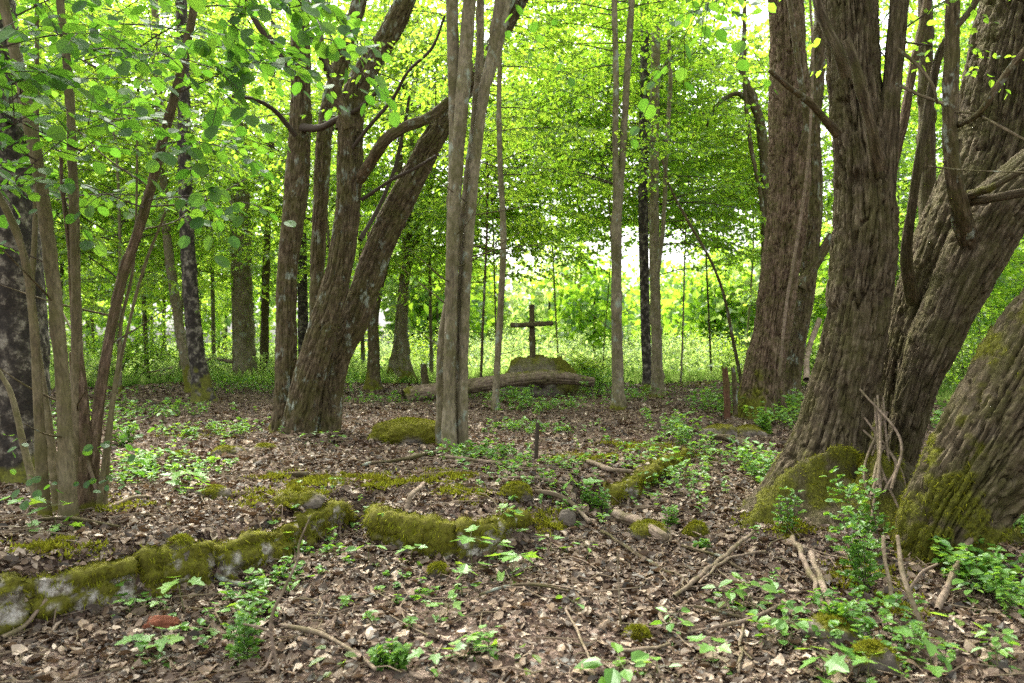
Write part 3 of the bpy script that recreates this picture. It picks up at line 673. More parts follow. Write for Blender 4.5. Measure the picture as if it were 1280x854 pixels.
branch(t4, [(430, 200, 6, 9.7), (460, 160, 5, 9.4), (490, 125, 5, 9.2), (510, 90, 4, 9), (540, 60, 4, 8.9), (556, 20, 3, 8.8)], seed=4)
branch(t4, [(452, 250, 5, 9.7), (490, 225, 4, 9.5), (520, 210, 4, 9.3), (545, 195, 3, 9.2)], seed=5)
branch(t4, [(366, 90, 12, 9.9), (345, 60, 9, 9.8), (322, 30, 8, 9.7), (300, -10, 7, 9.6)], seed=6)
branch(t4, [(370, 170, 7, 9.9), (345, 140, 6, 9.7), (320, 125, 5, 9.5), (290, 120, 4, 9.4)], seed=7)
branch(t4, [(450, 300, 6, 9.7), (472, 262, 5, 9.9), (492, 215, 5, 10), (503, 170, 4, 10), (512, 120, 4, 10)], seed=8)
m = MB()
for i in (1, 2, 3, 4): overhead(m, ls4[i], 7, seed=20 + i)
crown_on(m, ls4[1], 3.2, 6.4, 10, (.9, 1.9), .075, 21, tpl=OVATE); crown_on(m, ls4[2], 3.6, 6.4, 10, (.9, 1.8), .08, 22); crown_on(m, ls4[4], 4.2, 6.4, 8, (.9, 1.8), .08, 23)
crown(t4, m, [L_CAN, B_TWIG])
t, ls = tree('t4b', 'birch_tree', 'white birch half hidden behind the many stemmed tree', [
    ([(380, 470, 15), (379, 400, 14), (377, 300, 13), (374, 200, 12), (380, 60, 10)], dict(d=22, ext=2.5))], 'birch', B_BIRCH, flare=.2, mossamt=.05, seed=10)
m = MB(); crown_on(m, ls[0], 5, 12, 22, (1.2, 2.4), .10, 10); crown(t, m, [L_YEL, B_TWIG])
t, ls = tree('t5', 'forked_tree', 'dark forked tree with mossy foot right of the many stemmed tree', [
    ([(467, 487, 19), (467, 440, 15), (467, 390, 15), (477, 340, 14), (489, 300, 13), (496, 240, 11), (502, 160, 9), (508, 60, 8)], dict(ext=2.5)),
    ([(466, 385, 9), (463, 340, 6), (461, 290, 5)], dict(d=16.8, flare=0, sink=0, part='branch'))], 'smooth', B_LIME, flare=.35, mossh=.35, mossamt=.28, seed=11)
m = MB(); crown_on(m, ls[0], 4.2, 9, 44, (1.2, 2.6), .10, 11); crown(t, m, [L_CAN, B_TWIG])
t, ls = tree('t6', 'twin_tree', 'pair of joined trunks with mossy swollen feet beside the fallen log', [
    ([(508, 478, 22), (505, 440, 17), (504, 390, 15), (507, 320, 14), (512, 250, 13), (517, 170, 12), (520, 60, 10)], dict(ext=2.5)),
    ([(489, 477, 17), (497, 430, 13), (503, 370, 12), (511, 330, 11), (522, 290, 11), (535, 240, 10), (548, 170, 9)], dict(lean=.8, ext=2))], 'smooth', B_SMOOTH, flare=.6, mossh=.45, mossamt=.2, seed=12)
m = MB(); crown_on(m, ls[0], 3.4, 10, 46, (1.2, 2.8), .10, 12); crown_on(m, ls[0], 3.3, 4.6, 6, (1.5, 2.4), .09, 13, az=(.5, 2.6)); crown(t, m, [L_CAN, B_TWIG])

# --- smooth stems in the middle
S7 = [([(562, 566, 19), (562, 480, 16), (564, 400, 16), (566, 300, 16), (572, 200, 16), (580, 100, 18), (587, 0, 17), (590, -60, 16)], dict(d=8.55, ext=2.5)),
      ([(563, 430, 8), (563, 350, 12), (565, 270, 14), (568, 170, 15), (566, 60, 16), (563, -60, 15)], dict(d=8.62, ext=2.5, flare=0, sink=0)),
      ([(579, 563, 15), (579, 480, 13), (581, 400, 13), (586, 300, 14), (593, 210, 15), (604, 120, 15), (618, 50, 14), (628, -40, 13)], dict(d=8.6, ext=2.5)),
      ([(551, 558, 13), (550, 480, 11), (553, 420, 11), (562, 370, 11), (575, 300, 12), (586, 220, 12), (594, 150, 12), (600, 60, 10), (600, -40, 9)], dict(d=8.8, ext=2.)),
      ([(571, 556, 10), (573, 440, 8), (577, 340, 8), (585, 270, 7)], dict(d=8.66, flare=0)),
      ([(604, 120, 12), (620, 68, 12), (630, 20, 12), (637, -50, 11)], dict(d=8.62, ext=2., flare=0, sink=0))]
S7 = [(s, dict(o, k=.96)) for s, o in S7]
t7, ls7 = tree('t7', 'smooth_stem_cluster', 'bundle of straight smooth grey stems growing from one foot at centre', S7, 'smooth', B_SMOOTH, flare=.2, mossh=.07, mossamt=.08, seed=13)
m = MB()
for i in (0, 2, 5): overhead(m, ls7[i], 6, seed=30 + i, leaf=.12)
crown(t7, m, [L_CAN, B_TWIG])
t, ls = tree('t8', 'sapling', 'thin straight sapling right of the smooth stem bundle', [
    ([(619, 514, 10), (622, 450, 9), (627, 360, 9), (629, 290, 9), (625, 200, 8), (624, 110, 7), (628, 0, 6)], dict(ext=2.))], 'smooth', B_SMOOTH, flare=.15, mossamt=.1, seed=14, cat='sapling')
m = MB(); crown_on(m, ls[0], 4.0, 8.0, 44, (1.0, 2.2), .095, 14, az=(-1.7, 1.7)); crown(t, m, [L_YEL, B_TWIG])
t, ls = tree('t9', 'slim_tree', 'slim pale tree whose trunk parts in two just right of the cross', [
    ([(773, 513, 19), (772, 460, 16), (771, 380, 15), (771, 300, 15), (772, 240, 13)], dict()),
    ([(771, 262, 11), (769, 180, 9), (770, 90, 8), (767, -20, 7)], dict(d=G(773, 513)[1], ext=2.5, flare=0, sink=0)),
    ([(772, 268, 12), (779, 180, 9), (784, 90, 9), (791, -20, 8)], dict(d=G(773, 513)[1] + .05, ext=2.5, flare=0, sink=0))], 'smooth', B_SMOOTH, flare=.35, mossh=.12, mossamt=.06, seed=15)
d9 = ls[0][1, 1]
m = MB(); crown_on(m, ls[1], 3.9, 8.0, 52, (1.1, 2.6), .10, 15, az=(-1.7, 1.6)); crown(t, m, [L_CAN, B_TWIG])
t, ls = tree('t10', 'birch_tree', 'dark slender birch close behind the pale straight trunk', [
    ([(810, 492, 15), (807, 420, 13), (805, 330, 13), (804, 220, 13), (806, 110, 13), (806, -20, 12)], dict(ext=2.5))], 'birch', B_BIRCH, flare=.3, mossh=.3, mossamt=.25, seed=16)
m = MB(); crown_on(m, ls[0], 4.2, 8.6, 30, (1.1, 2.6), .105, 16, az=(-1.4, 1.4)); crown(t, m, [L_CAN, B_TWIG])
t, ls = tree('t11', 'slim_tree', 'pale straight tree touching the dark slender birch', [
    ([(823, 496, 18), (821, 430, 14), (818, 330, 14), (817, 220, 14), (819, 110, 13), (821, -20, 11)], dict(ext=2.5)),
    ([(822, 340, 7), (829, 280, 6), (833, 190, 6), (838, 100, 6), (836, 50, 5)], dict(d=14.9, flare=0, sink=0, part='branch'))], 'smooth', B_SMOOTH, flare=.25, mossh=.1, mossamt=.06, seed=17)
m = MB(); crown_on(m, ls[0], 4.0, 8.6, 32, (1.1, 2.8), .105, 17, az=(-1.2, 2.0)); crown_on(m, ls[0], 2.6, 4.2, 8, (1.6, 2.6), .085, 18, az=(.9, 2.2)); crown(t, m, [L_CAN, B_TWIG])
t, ls = tree('t12', 'sapling', 'wiry bent sapling arching between the pale trunk and the reddish tree', [
    ([(926, 476, 5), (917, 430, 5), (905, 370, 4), (888, 325, 4), (862, 280, 4), (838, 235, 3), (828, 200, 3)], dict(d=13.5, lean=-.5))], 'smooth', B_LIME, flare=.1, mossamt=.05, seed=18, cat='sapling', fine=.6)
m = MB(); sprays(m, ls[0][3:, :3], np.array([[.6, -.4, .1], [-.5, -.3, .2], [.4, .5, .2], [-.3, -.6, .1], [-.6, 0, .3]])[:len(ls[0]) - 3], np.full(len(ls[0]) - 3, .7), leaf=.07, nsub=6); crown(t, m, [L_YEL, B_TWIG], 'leaves')

# --- right side
t13, ls13 = tree('t13', 'reddish_tree', 'stout reddish furrowed tree with mossy flank behind the great tree', [
    ([(949, 518, 54), (954, 470, 47), (965, 400, 45), (977, 320, 44), (986, 220, 46), (987, 120, 46), (983, 20, 42), (975, -60, 38)], dict(d=12.6, ext=3, k=1)),
    ([(986, 502, 30), (991, 460, 24), (1002, 400, 22), (1011, 340, 22), (1017, 250, 23), (1015, 160, 23), (1024, 60, 20), (1030, -40, 18)], dict(d=14, ext=2.5, mat=B_LIME)),
    ([(1000, 360, 16), (1022, 325, 14), (1040, 295, 13)], dict(d=13.9, flare=0, sink=0, part='branch', mat=B_LIME, moss=.4))], 'furrow', B_RED, flare=.35, mossh=.45, mossamt=.22, seed=19, face=(-.8, -.2, .3))
branch(t13, [(1008, 280, 7, 13.4), (1000, 200, 8, 12.4), (1008, 150, 8, 12.2), (996, 70, 7, 12), (985, -10, 6, 12)], B_LIME, seed=11)
branch(t13, [(974, 470, 4, 12.1), (983, 380, 4, 12.1), (998, 290, 4, 12.1), (1010, 200, 3, 12), (1016, 80, 3, 12), (1012, -10, 3, 12)], B_DEAD, seed=12, label='thin hanging vine')
branch(t13, [(1008, 475, 8, 11.8), (1010, 440, 7, 12.5), (1024, 400, 7, 13)], B_DEAD, seed=12, name='dead_branch')
m = MB(); overhead(m, ls13[0], 10, seed=40); overhead(m, ls13[1], 8, seed=41); crown_on(m, ls13[1], 2.6, 6, 10, (.9, 1.8), .085, 41, az=(.3, 2.6)); crown(t13, m, [L_CAN, B_TWIG])
t, ls = tree('t13c', 'crooked_tree', 'crooked dark tree with a hooked limb left of the reddish tree', [
    ([(962, 480, 20), (961, 400, 18), (959, 300, 16), (957, 230, 15), (951, 160, 14), (938, 115, 12), (928, 90, 8), (930, 40, 6)], dict(d=17, ext=1.5)),
    ([(945, 140, 8), (925, 118, 7), (905, 124, 6), (890, 140, 5), (884, 158, 4)], dict(d=17, flare=0, sink=0, part='branch')),
    ([(957, 300, 7), (950, 240, 6), (938, 180, 6), (930, 100, 5), (932, 60, 4)], dict(d=16.6, flare=0, sink=0, part='branch'))], 'smooth', B_LIME, flare=.2, mossamt=.15, seed=20)
m = MB(); crown_on(m, ls[0], 3.9, 7.6, 32, (1.1, 2.4), .105, 42, az=(-1.6, 1.6)); crown(t, m, [L_YEL, B_TWIG])

W = [([(1002, 672, 150), (1018, 610, 116), (1038, 540, 92), (1059, 455, 84), (1071, 390, 80), (1081, 300, 80), (1079, 200, 74), (1069, 100, 64), (1064, 0, 60), (1060, -70, 56)], dict(d=6.35, ext=3, flare=.06, k=.98)),
     ([(1112, 640, 50), (1118, 560, 56), (1134, 470, 74), (1160, 390, 92), (1200, 300, 104), (1246, 200, 108), (1266, 100, 112), (1292, 0, 116), (1306, -70, 110)], dict(d=7.0, k=1, lean=.5, ext=3, flare=0)),
     ([(1114, 640, 40), (1127, 570, 38), (1146, 490, 43), (1167, 430, 56), (1191, 375, 61), (1217, 320, 69), (1248, 265, 76), (1292, 220, 70), (1345, 165, 62)], dict(d=6.5, k=1.0, lean=-.1, ext=2.5, flare=0)),
     ([(1160, 724, 88), (1180, 655, 102), (1224, 584, 122), (1266, 514, 130), (1310, 440, 132), (1380, 350, 126), (1465, 250, 112)], dict(d=5.25, k=1.0, lean=-.2, ext=2.5, flare=.03, moss=.5, mossh=.35, label='thick mossy trunk leaning far to the right', face=(-.8, -.1, .55))),
     ([(1084, 372, 16), (1096, 318, 24), (1106, 240, 28), (1110, 160, 28), (1117, 80, 25), (1124, 0, 24), (1127, -60, 22)], dict(d=6.22, ext=2, flare=0, sink=0, moss=.3))]
tW, lsW = tree('willow', 'great_many_stemmed_tree', 'great deeply furrowed tree with several massive mossy trunks at right', W, 'furrow', B_WILLOW, flare=.2, mossh=.30, mossamt=.24, seed=21, fine=.66, face=(-.7, .1, .5))
# root plate that joins the trunks
mb = MB(); c0 = G(1075, 690); q = np.linspace(0, 2 * math.pi, 220, endpoint=False); rad = np.linspace(0, 1, 60)
cx, cy_ = 2.62, 6.0
RX = 1.05 + .12 * np.cos(5 * q + 1) + .08 * np.cos(9 * q)
xx = cx + rad[:, None] * RX[None] * np.cos(q)[None]; yy = cy_ + rad[:, None] * RX[None] * .62 * np.sin(q)[None] - .1 * np.cos(q)[None] * rad[:, None]
hgt = .40 * (1 - sstep(.15, 1.0, rad))[:, None] * (1 + .25 * np.cos(5 * q + 1))[None]
zz = H(xx, yy) + hgt - .06 * sstep(.9, 1, rad)[:, None]
v = np.stack([xx, yy, zz], -1); nz = fbm(v * 4, 4, 77); v = v + np.stack([.05 * nz, .05 * nz, .15 * nz + .06 * fbm(v * 13, 4, 5)], -1)
mm = sstep(-.1, .2, fbm(v * 4, 4, 70) + .22); mb.add(v.reshape(-1, 3), [grid_faces(60, 220, True)], 0, mm); child(mb, 'root_plate', B_WILLOW, tW, smooth=True, attr=True)
rootv = v
# dead and living branches of the great tree
branch(tW, [(1046, 166, 14, 6.05), (1030, 148, 10, 5.9), (1012, 128, 9, 5.75), (985, 108, 7, 5.6), (962, 88, 5, 5.5)], B_LIME, moss=.55, seed=21, name='dead_branch')
branch(tW, [(1098, 210, 20, 6.0), (1092, 175, 15, 5.85), (1082, 130, 13, 5.75), (1070, 85, 12, 5.7), (1058, 50, 11, 5.7)], B_WILLOW, moss=.35, seed=22, name='branch_stub')
branch(tW, [(1058, 95, 16, 6.0), (1048, 65, 14, 5.9), (1034, 35, 13, 5.9), (1022, 0, 12, 5.9), (1016, -40, 11, 5.9)], B_WILLOW, moss=.35, seed=23)
branch(tW, [(1220, 330, 22, 6.5), (1207, 288, 26, 6.25), (1196, 240, 22, 6.0), (1188, 180, 19, 5.9), (1188, 120, 19, 5.9), (1190, 60, 18, 5.9), (1191, 0, 17, 5.9), (1192, -60, 16, 5.9)], B_LIME, 'branch', 'furrow', .3, seed=24)
branch(tW, [(1142, 380, 18, 7.0), (1133, 320, 14, 6.75), (1140, 260, 11, 6.6), (1150, 190, 10, 6.5), (1162, 130, 10, 6.5), (1178, 60, 9, 6.4), (1215, 10, 8, 6.3), (1235, -30, 7, 6.3)], B_WILLOW, moss=.2, seed=25)
branch(tW, [(1152, 430, 24, 8.5), (1158, 330, 23, 8.5), (1160, 250, 22, 8.5), (1158, 160, 20, 8.5), (1157, 60, 18, 8.5), (1156, -40, 17, 8.5)], B_WILLOW, moss=.1, seed=26)
branch(tW, [(1108, 300, 12, 7.0), (1116, 210, 12, 7.2), (1130, 150, 12, 7.2), (1140, 90, 11, 7.2), (1155, 20, 10, 7.3), (1165, -40, 9, 7.3)], B_RED, moss=.1, seed=27)
branch(tW, [(1210, 245, 10, 6.05), (1235, 236, 8, 5.9), (1258, 224, 7, 5.8), (1290, 208, 6, 5.7)], B_WILLOW, moss=.6, seed=28)
branch(tW, [(1212, 252, 13, 6.1), (1250, 246, 11, 5.9), (1295, 238, 10, 5.8)], B_WILLOW, moss=.5, seed=35)
branch(tW, [(1198, 156, 8, 5.9), (1225, 140, 8, 5.4), (1260, 90, 9, 5.2), (1300, 40, 9, 5)], B_LIME, moss=.05, seed=29)
branch(tW, [(1194, 140, 3, 5.8), (1220, 143, 3, 5.5), (1250, 158, 3, 5.2), (1290, 180, 3, 5)], B_LIME, seed=30, name='dead_branch')
branch(tW, [(1160, 208, 2, 5.9), (1210, 213, 2, 5.4), (1290, 216, 2, 5)], B_LIME, seed=31, name='dead_twig')
branch(tW, [(1122, 62, 5, 5.8), (1145, 80, 4, 5.7), (1165, 105, 4, 5.6), (1172, 130, 3, 5.6)], B_LIME, seed=32, name='dead_twig')
branch(tW, [(1120, 105, 4, 6), (1148, 118, 4, 5.9), (1185, 132, 4, 5.7)], B_LIME, seed=33, name='dead_twig')
branch(tW, [(1180, 205, 8, 5.95), (1196, 190, 8, 5.9), (1200, 175, 7, 5.9)], B_WILLOW, moss=.4, seed=34, name='branch_stub')
# dry shoots and suckers in the fork of the trunks
g = np.random.default_rng(44)
for k in range(15):
    x0 = g.uniform(1086, 1122); y0 = g.uniform(585, 700); top = g.uniform(480, 560)
    branch(tW, [(x0 + g.normal(0, 9), y0, 3.6, 5.5), (x0 + g.normal(0, 9), (y0 + top) / 2, 3.4, 5.75), (1090 + g.normal(0, 11), top, 2.4, 6.05)], B_DEAD, seed=100 + k, name='dead_shoot', fine=.7)
m = MB()
for i in (0, 1, 2, 3, 4): overhead(m, lsW[i], 8, seed=50 + i, leaf=.13, ln=(2.5, 4.5))
crown_on(m, lsW[4], 3.4, 5.5, 5, (.6, 1.1), .07, 55, az=(1.0, 2.8)); 
crown(tW, m, [L_CAN, B_TWIG])
wm = MB()
trunkD = [c for c in tW.children if c.get('label')][0]
vv = np.array([tuple(x.co) for x in trunkD.data.vertices]) + np.array(tW.location); nnn = np.array([tuple(x.normal) for x in trunkD.data.vertices])
aa = np.array([x.value for x in trunkD.data.attributes['moss'].data])
moss_tufts(wm, vv, nnn, aa * (vv[:, 2] < 3.2), .5, (.012, .036), .006, g=np.random.default_rng(3), thresh=.4)
rn = norm(np.cross(np.gradient(rootv, axis=0), np.gradient(rootv, axis=1))); rn[rn[..., 2] < 0] *= -1
moss_tufts(wm, rootv, rn, mm, 1.5, (.012, .04), .006, g=np.random.default_rng(4)); child(wm, 'moss', L_MOSS, tW)['kind'] = 'stuff'

# bare side twigs and stubs on the slim stems
def side_twigs(key, li, n, z0, z1, L=(.25, .8), seed=0):
    t, lines = TREES[key]; ln = lines[li]; g = np.random.default_rng(1500 + seed); zz = ln[:, 2]; o = np.argsort(zz)
    for k in range(n):
        z = g.uniform(z0, z1); p = np.array([np.interp(z, zz[o], ln[o, 0]), np.interp(z, zz[o], ln[o, 1]), z]); r = np.interp(z, zz[o], ln[o, 3])
        a = g.uniform(0, 6.28); l = g.uniform(*L); dv = np.array([math.sin(a), math.cos(a), g.uniform(.1, .7)]); rr = min(.008, r * .3)
        pl = np.array([np.append(p, rr), np.append(p + dv * l * .5 + g.normal(0, .015, 3) * l, rr * .7), np.append(p + dv * l + g.normal(0, .05, 3) * l + [0, 0, .05 * l], rr * .35)])
        mb = MB(); trunk_mesh(mb, pl, 'smooth', 0, .01, .05, .7, 90 + k, ground=-9); child(mb, 'twig', B_LIME, t, smooth=True, attr=True)
for kk, li, n, z0, z1 in [('t7', 0, 4, 1.0, 4.5), ('t7', 2, 4, 1.2, 4.5), ('t7', 3, 3, 1.2, 4), ('t8', 0, 6, 1.2, 5.5), ('t9', 0, 4, 1, 3.6), ('t9', 1, 4, 3.8, 6.5), ('t9', 2, 4, 3.8, 6.5), ('t11', 0, 6, 1.4, 7), ('t10', 0, 6, 1.6, 7), ('b2', 0, 6, 1.5, 7), ('b2b', 0, 5, 1.5, 6), ('t3', 0, 5, 2, 8), ('hazel', 0, 3, .8, 3), ('hazel', 1, 4, .9, 3), ('hazel', 2, 5, .9, 3), ('t5', 0, 5, 1.5, 5), ('t6', 0, 5, 1.8, 6), ('t13c', 0, 6, 1.5, 6)]:
    side_twigs(kk, li, n, z0, z1, (.25, .9), len(kk) * 7 + li * 3 + n)

# --- overhanging leafy branch at the top, nearer than the reddish tree
g = np.random.default_rng(71)
for (px, py, d, dx, dy, dz) in [(905, -40, 4.6, -.3, .2, -.5), (950, -50, 4.8, -.6, .3, -.5), (870, -50, 5, .4, .2, -.4), (640, -60, 6, .2, .3, -.3), (820, -60, 6, .4, .2, -.3)]:
    m = MB(); sprays(m, P(px, py, d)[None], np.array([[dx, dy, dz]]), [.75], leaf=.085, nsub=5, step=.11, tpl=ROUND, tilt=.45, g=g, r0=.005)
    child(m, 'hanging_branch', [L_HAZ, B_TWIG], tW)

# ------------------------------------------------------------------ trees farther back, each with its own trunk and crown
BACK = [  # px, depth, trunk px width, height m, lowest leaves m, sprays, material, label
    (-60, 17, 16, 9, 1.8, 34, 0, 'leafy tree cut by the left edge of the picture behind the old birch'),
    (70, 20, 12, 10, 1.6, 34, 0, 'leafy tree seen between the forward leaning hazel stems'),
    (150, 17, 9, 9, 1.7, 32, 1, 'slender leafy tree right of the hazel clump'),
    (185, 24, 12, 11, 2.0, 34, 0, 'leafy tree behind the slim leaning tree'),
    (35, 27, 9, 12, 1.5, 40, 1, 'tall pale tree far behind the old birch'),
    (118, 30, 9, 13, 1.5, 40, 1, 'tall pale tree far behind the red hazel stem'),
    (222, 22, 7, 11, 1.8, 40, 1, 'bright tree behind the slim leaning tree and the birch'),
    (300, 33, 9, 13, 1.8, 40, 1, 'bright tree right behind the straight grey tree'),
    (268, 28, 13, 12, 2.0, 34, 1, 'yellow green tree between the slender birch and the grey tree'),
    (350, 30, 12, 12, 2.4, 34, 0, 'leafy tree behind the left trunk of the many stemmed tree'),
    (428, 19, 9, 9, 2.4, 30, 1, 'slender yellow green tree behind the leaning trunks'),
    (455, 27, 12, 11, 2.2, 34, 0, 'leafy tree between the leaning trunks and the forked tree'),
    (540, 24, 11, 10, 2.4, 34, 1, 'yellow green tree left of the smooth stem bundle'),
    (600, 18, 8, 8.5, 2.5, 34, 1, 'yellow green tree right behind the smooth stem bundle'),
    (622, 23, 7, 9, 2.8, 40, 0, 'slim leafy tree behind the thin sapling'),
    (700, 30, 7, 10, 2.9, 40, 1, 'slim yellow green tree with leaves hanging above the cross'),
    (776, 19, 7, 9, 2.6, 40, 0, 'slim leafy tree directly behind the parted pale tree'),
    (752, 24, 4, 9, 2.6, 34, 1, 'thin yellow green tree against the parted pale tree'),
    (850, 20, 7, 8.5, 2.6, 34, 1, 'thin tree behind the wiry bent sapling'),
    (890, 24, 8, 9, 2.3, 34, 0, 'slim tree between the wiry sapling and the rotten post'),
    (930, 30, 9, 9, 2.0, 30, 1, 'slim tree over the rotten post'),
    (1035, 22, 9, 10, 1.6, 36, 0, 'leafy tree seen between the reddish tree and the great tree'),
    (1120, 19, 8, 9, 1.6, 34, 0, 'leafy tree seen through the forks of the great tree'),
    (1150, 26, 9, 11, 1.6, 30, 1, 'yellow green tree far behind the great tree'),
    (1225, 24, 8, 10, 1.0, 34, 0, 'leafy tree under the great leaning trunk'),
    (1300, 20, 9, 10, 1.0, 34, 0, 'leafy tree at the right edge beyond the leaning trunk'),
    (1390, 22, 9, 10, 1.0, 30, 1, 'yellow green tree outside the right trunk')]
for i, (px, d, w, h, z0, n, k, lab) in enumerate(BACK):
    h *= 1.12; z0 = z0 + (1.3 if 600 < px < 960 else .8 if px < 600 else 0); g = np.random.default_rng(1000 + i); x = (px - 640) / FPX * d; z = float(H(x, d)); r = w * (.16 if 600 < px < 960 else .22) * d / FPX
    t = thing('background_tree', lab, 'tree', (x, d, z), 'leafy trees behind the clearing')
    k1, k2 = g.normal(0, .25, 2)
    pl = np.array([(x, d, z - .2, r * 1.15), (x + k1 * .3, d, z + 1.2, r), (x + k1, d + k2 * .5, z + h * .5, r * .8), (x + k1 + k2, d + k2, z + h * .8, r * .5), (x + k1 * 1.5 + k2, d + k2, z + h, r * .25)])
    mb = MB(); trunk_mesh(mb, pl, 'smooth', .25, .25, .15, 2.5, 70 + i, ground=z); child(mb, 'trunk', B_LIME if i % 2 else B_SMOOTH, t, smooth=True, attr=True)
    m = MB(); lf = .125 if d < 21 else .145
    crown_on(m, pl, z0, h, int(n * 1.75), (1.2, 3.0), lf, 600 + i, nsub=11, step=.06, elev=(-.1, .4), tpl=OVATE if d < 21 else RHOMB)
    crown_limbs(m, pl, max(z0, 2.2), h * .9, 8, (1.8, 3.6), 6, lf, 640 + i, nsub=8, step=.06, tpl=OVATE if d < 21 else RHOMB)
    crown(t, m, [L_YEL if k else L_CAN, B_TWIG])

# ------------------------------------------------------------------ shrubs at the meadow edge
SHR = [(-30, 13, 1.9, 0, 'dark green bush at the left edge beside the old birch'), (100, 25, 2.2, 0, 'leafy bush seen through the hazel stems'), (150, 21, 2.0, 0, 'leafy bush behind the brushwood'),
       (200, 27, 2.6, 0, 'tall bush behind the leaning slim tree'), (275, 33, 2.8, 1, 'pale bush between the slender birch and the grey tree'), (345, 32, 2.4, 0, 'bush right of the grey tree'),
       (425, 30, 2.2, 1, 'pale bush between the many stemmed tree and the forked tree'), (480, 33, 2.4, 2, 'pale bush behind the forked tree'), (535, 28, 2.0, 1, 'yellow bush left of the smooth stem bundle'),
       (600, 30, 2.1, 2, 'pale bush behind the smooth stem bundle'), (640, 36, 2.6, 2, 'pale bush behind the left arm of the cross'), (700, 42, 2.8, 2, 'pale bush behind the right arm of the cross'),
       (735, 21, 1.0, 1, 'small sunlit bush right of the boulder'), (795, 31, 2.2, 2, 'pale bush between the parted tree and the dark birch'), (850, 29, 2.0, 2, 'pale bush right of the straight pale tree'), (885, 34, 2.6, 1, 'yellow bush beyond the low mound'),
       (925, 24, 1.5, 1, 'yellow bush behind the rotten post'), (1030, 20, 1.7, 0, 'bush between the reddish tree and the great tree'), (1215, 17, 1.9, 0, 'green bush under the great leaning trunk'), (1275, 14, 1.6, 0, 'green bush above the mossy leaning trunk'),
       (1180, 24, 2.2, 1, 'pale bush framed by the fork of the great tree'), (1330, 16, 2.0, 0, 'green bush cut by the right edge')]
for i, (px, d, h, k, lab) in enumerate(SHR):
    g = np.random.default_rng(2000 + i); x = (px - 640) / FPX * d; z = float(H(x, d))
    t = thing('bush', lab, 'bush', (x, d, z), 'bushes around the clearing')
    n = 26; az = g.uniform(0, 2 * math.pi, n); m = MB()
    S = np.stack([x + g.normal(0, .12 * h, n), d + g.normal(0, .12 * h, n), np.full(n, z) + g.uniform(0, .35, n) * h], -1)
    D = np.stack([np.cos(az) * .75, np.sin(az) * .75, g.uniform(.35, 1.5, n)], -1)
    sprays(m, S, D, g.uniform(.45, .85, n) * h, leaf=.07 if d < 22 else .085, nsub=11, step=.07 if d < 22 else .09, tpl=RHOMB, droop=.3, rise=.1, tilt=.6, g=g, subl=.55)
    crown(t, m, [(L_CAN, L_YEL, L_PALE)[k], B_TWIG], 'foliage')

# ------------------------------------------------------------------ far woodland that closes the view, and meadow grass
g = np.random.default_rng(77); m = MB(); nT = 190
ang = g.uniform(-.95, .95, nT); dist = g.uniform(46, 78, nT); tx = np.sin(ang) * dist; ty = np.cos(ang) * dist
th_ = g.uniform(6, 10, nT) * np.where(tx < -6, 1.9, np.where(tx > 20, 1.3, .95))
for j in range(nT):
    nl = 520; z0 = float(H(tx[j], ty[j])); u = norm(g.normal(0, 1, (nl, 3))) * (g.random(nl) ** .4)[:, None]
    lump = 1 + .25 * np.sin(u[:, 0] * 5 + j) * np.cos(u[:, 2] * 4)
    p = np.array([tx[j], ty[j], z0 + th_[j] * .52]) + u * np.array([2.6, 2.6, th_[j] * .5]) * lump[:, None]
    put_leaves(m, RHOMB, p, g.normal(0, 1, (nl, 3)) + [0, 0, -.3], UP + g.normal(0, .8, (nl, 3)), g.uniform(.35, .75, nl), j % 2)
tubes(m, np.stack([np.stack([tx, ty, H(tx, ty) - .2], -1), np.stack([tx, ty, H(tx, ty) + th_ * .4], -1), np.stack([tx, ty, H(tx, ty) + th_ * .85], -1)], 1), np.tile([.12, .09, .03], (nT, 1)), 2, 5)
tag(m.build('far_woods', [L_PALE, L_CAN, B_TWIG]), 'far wood of pale leafy trees closing the view beyond the meadow', 'woods', kind='stuff')

g = np.random.default_rng(79); n = 900; a = g.uniform(-.8, .8, n); d = 23 + 24 * g.random(n) ** 1.1; ok = ~((np.abs(np.sin(a) * d) < 5) & (d < 26)); a, d = a[ok], d[ok]; n = len(a)
x, y = np.sin(a) * d, np.cos(a) * d; z = H(x, y); h = g.uniform(.5, 1.0, n) * (1 + 1.1 * sstep(-.2, .5, fbm(np.stack([x, y, 0 * x], -1) * .16, 2, 61))); K = 120
u = norm(g.normal(0, 1, (n, K, 3))) * g.random((n, K, 1)) ** .4; u[..., 2] = np.abs(u[..., 2]); m = MB()
p = np.stack([x, y, z], -1)[:, None] + u * np.stack([h * .75, h * .75, h], -1)[:, None]
put_leaves(m, RHOMB, p, g.normal(0, 1, (n, K, 3)) + u, UP + g.normal(0, .7, (n, K, 3)), g.uniform(.07, .16, (n, K)) * (.6 + d[:, None] / 45))
tag(m.build('undergrowth', L_PALE), 'pale sunlit undergrowth filling the clearing behind the trees', 'undergrowth', kind='stuff')
g = np.random.default_rng(78); n = 42000
a = g.uniform(-.75, .75, n); d = 22 + 28 * g.random(n) ** 1.3; x = np.sin(a) * d; y = np.cos(a) * d
xr = g.uniform(5, 16, 9000); yr = g.uniform(8.5, 24, 9000); ok = (xr > 6.2 + .12 * yr); x = np.append(x, xr[ok]); y = np.append(y, yr[ok])
p = np.stack([x, y, H(x, y)], -1); L = g.uniform(.10, .26, len(p)) * (1 + .8 * sstep(.0, .5, fbm(p * .25, 2, 6)))
lean = g.normal(0, .3, (len(p), 3)); lean[:, 2] = 1; lean = norm(lean); sx = norm(np.cross(lean, g.normal(0, 1, p.shape))); w = .012 + .0008 * y[:, None]
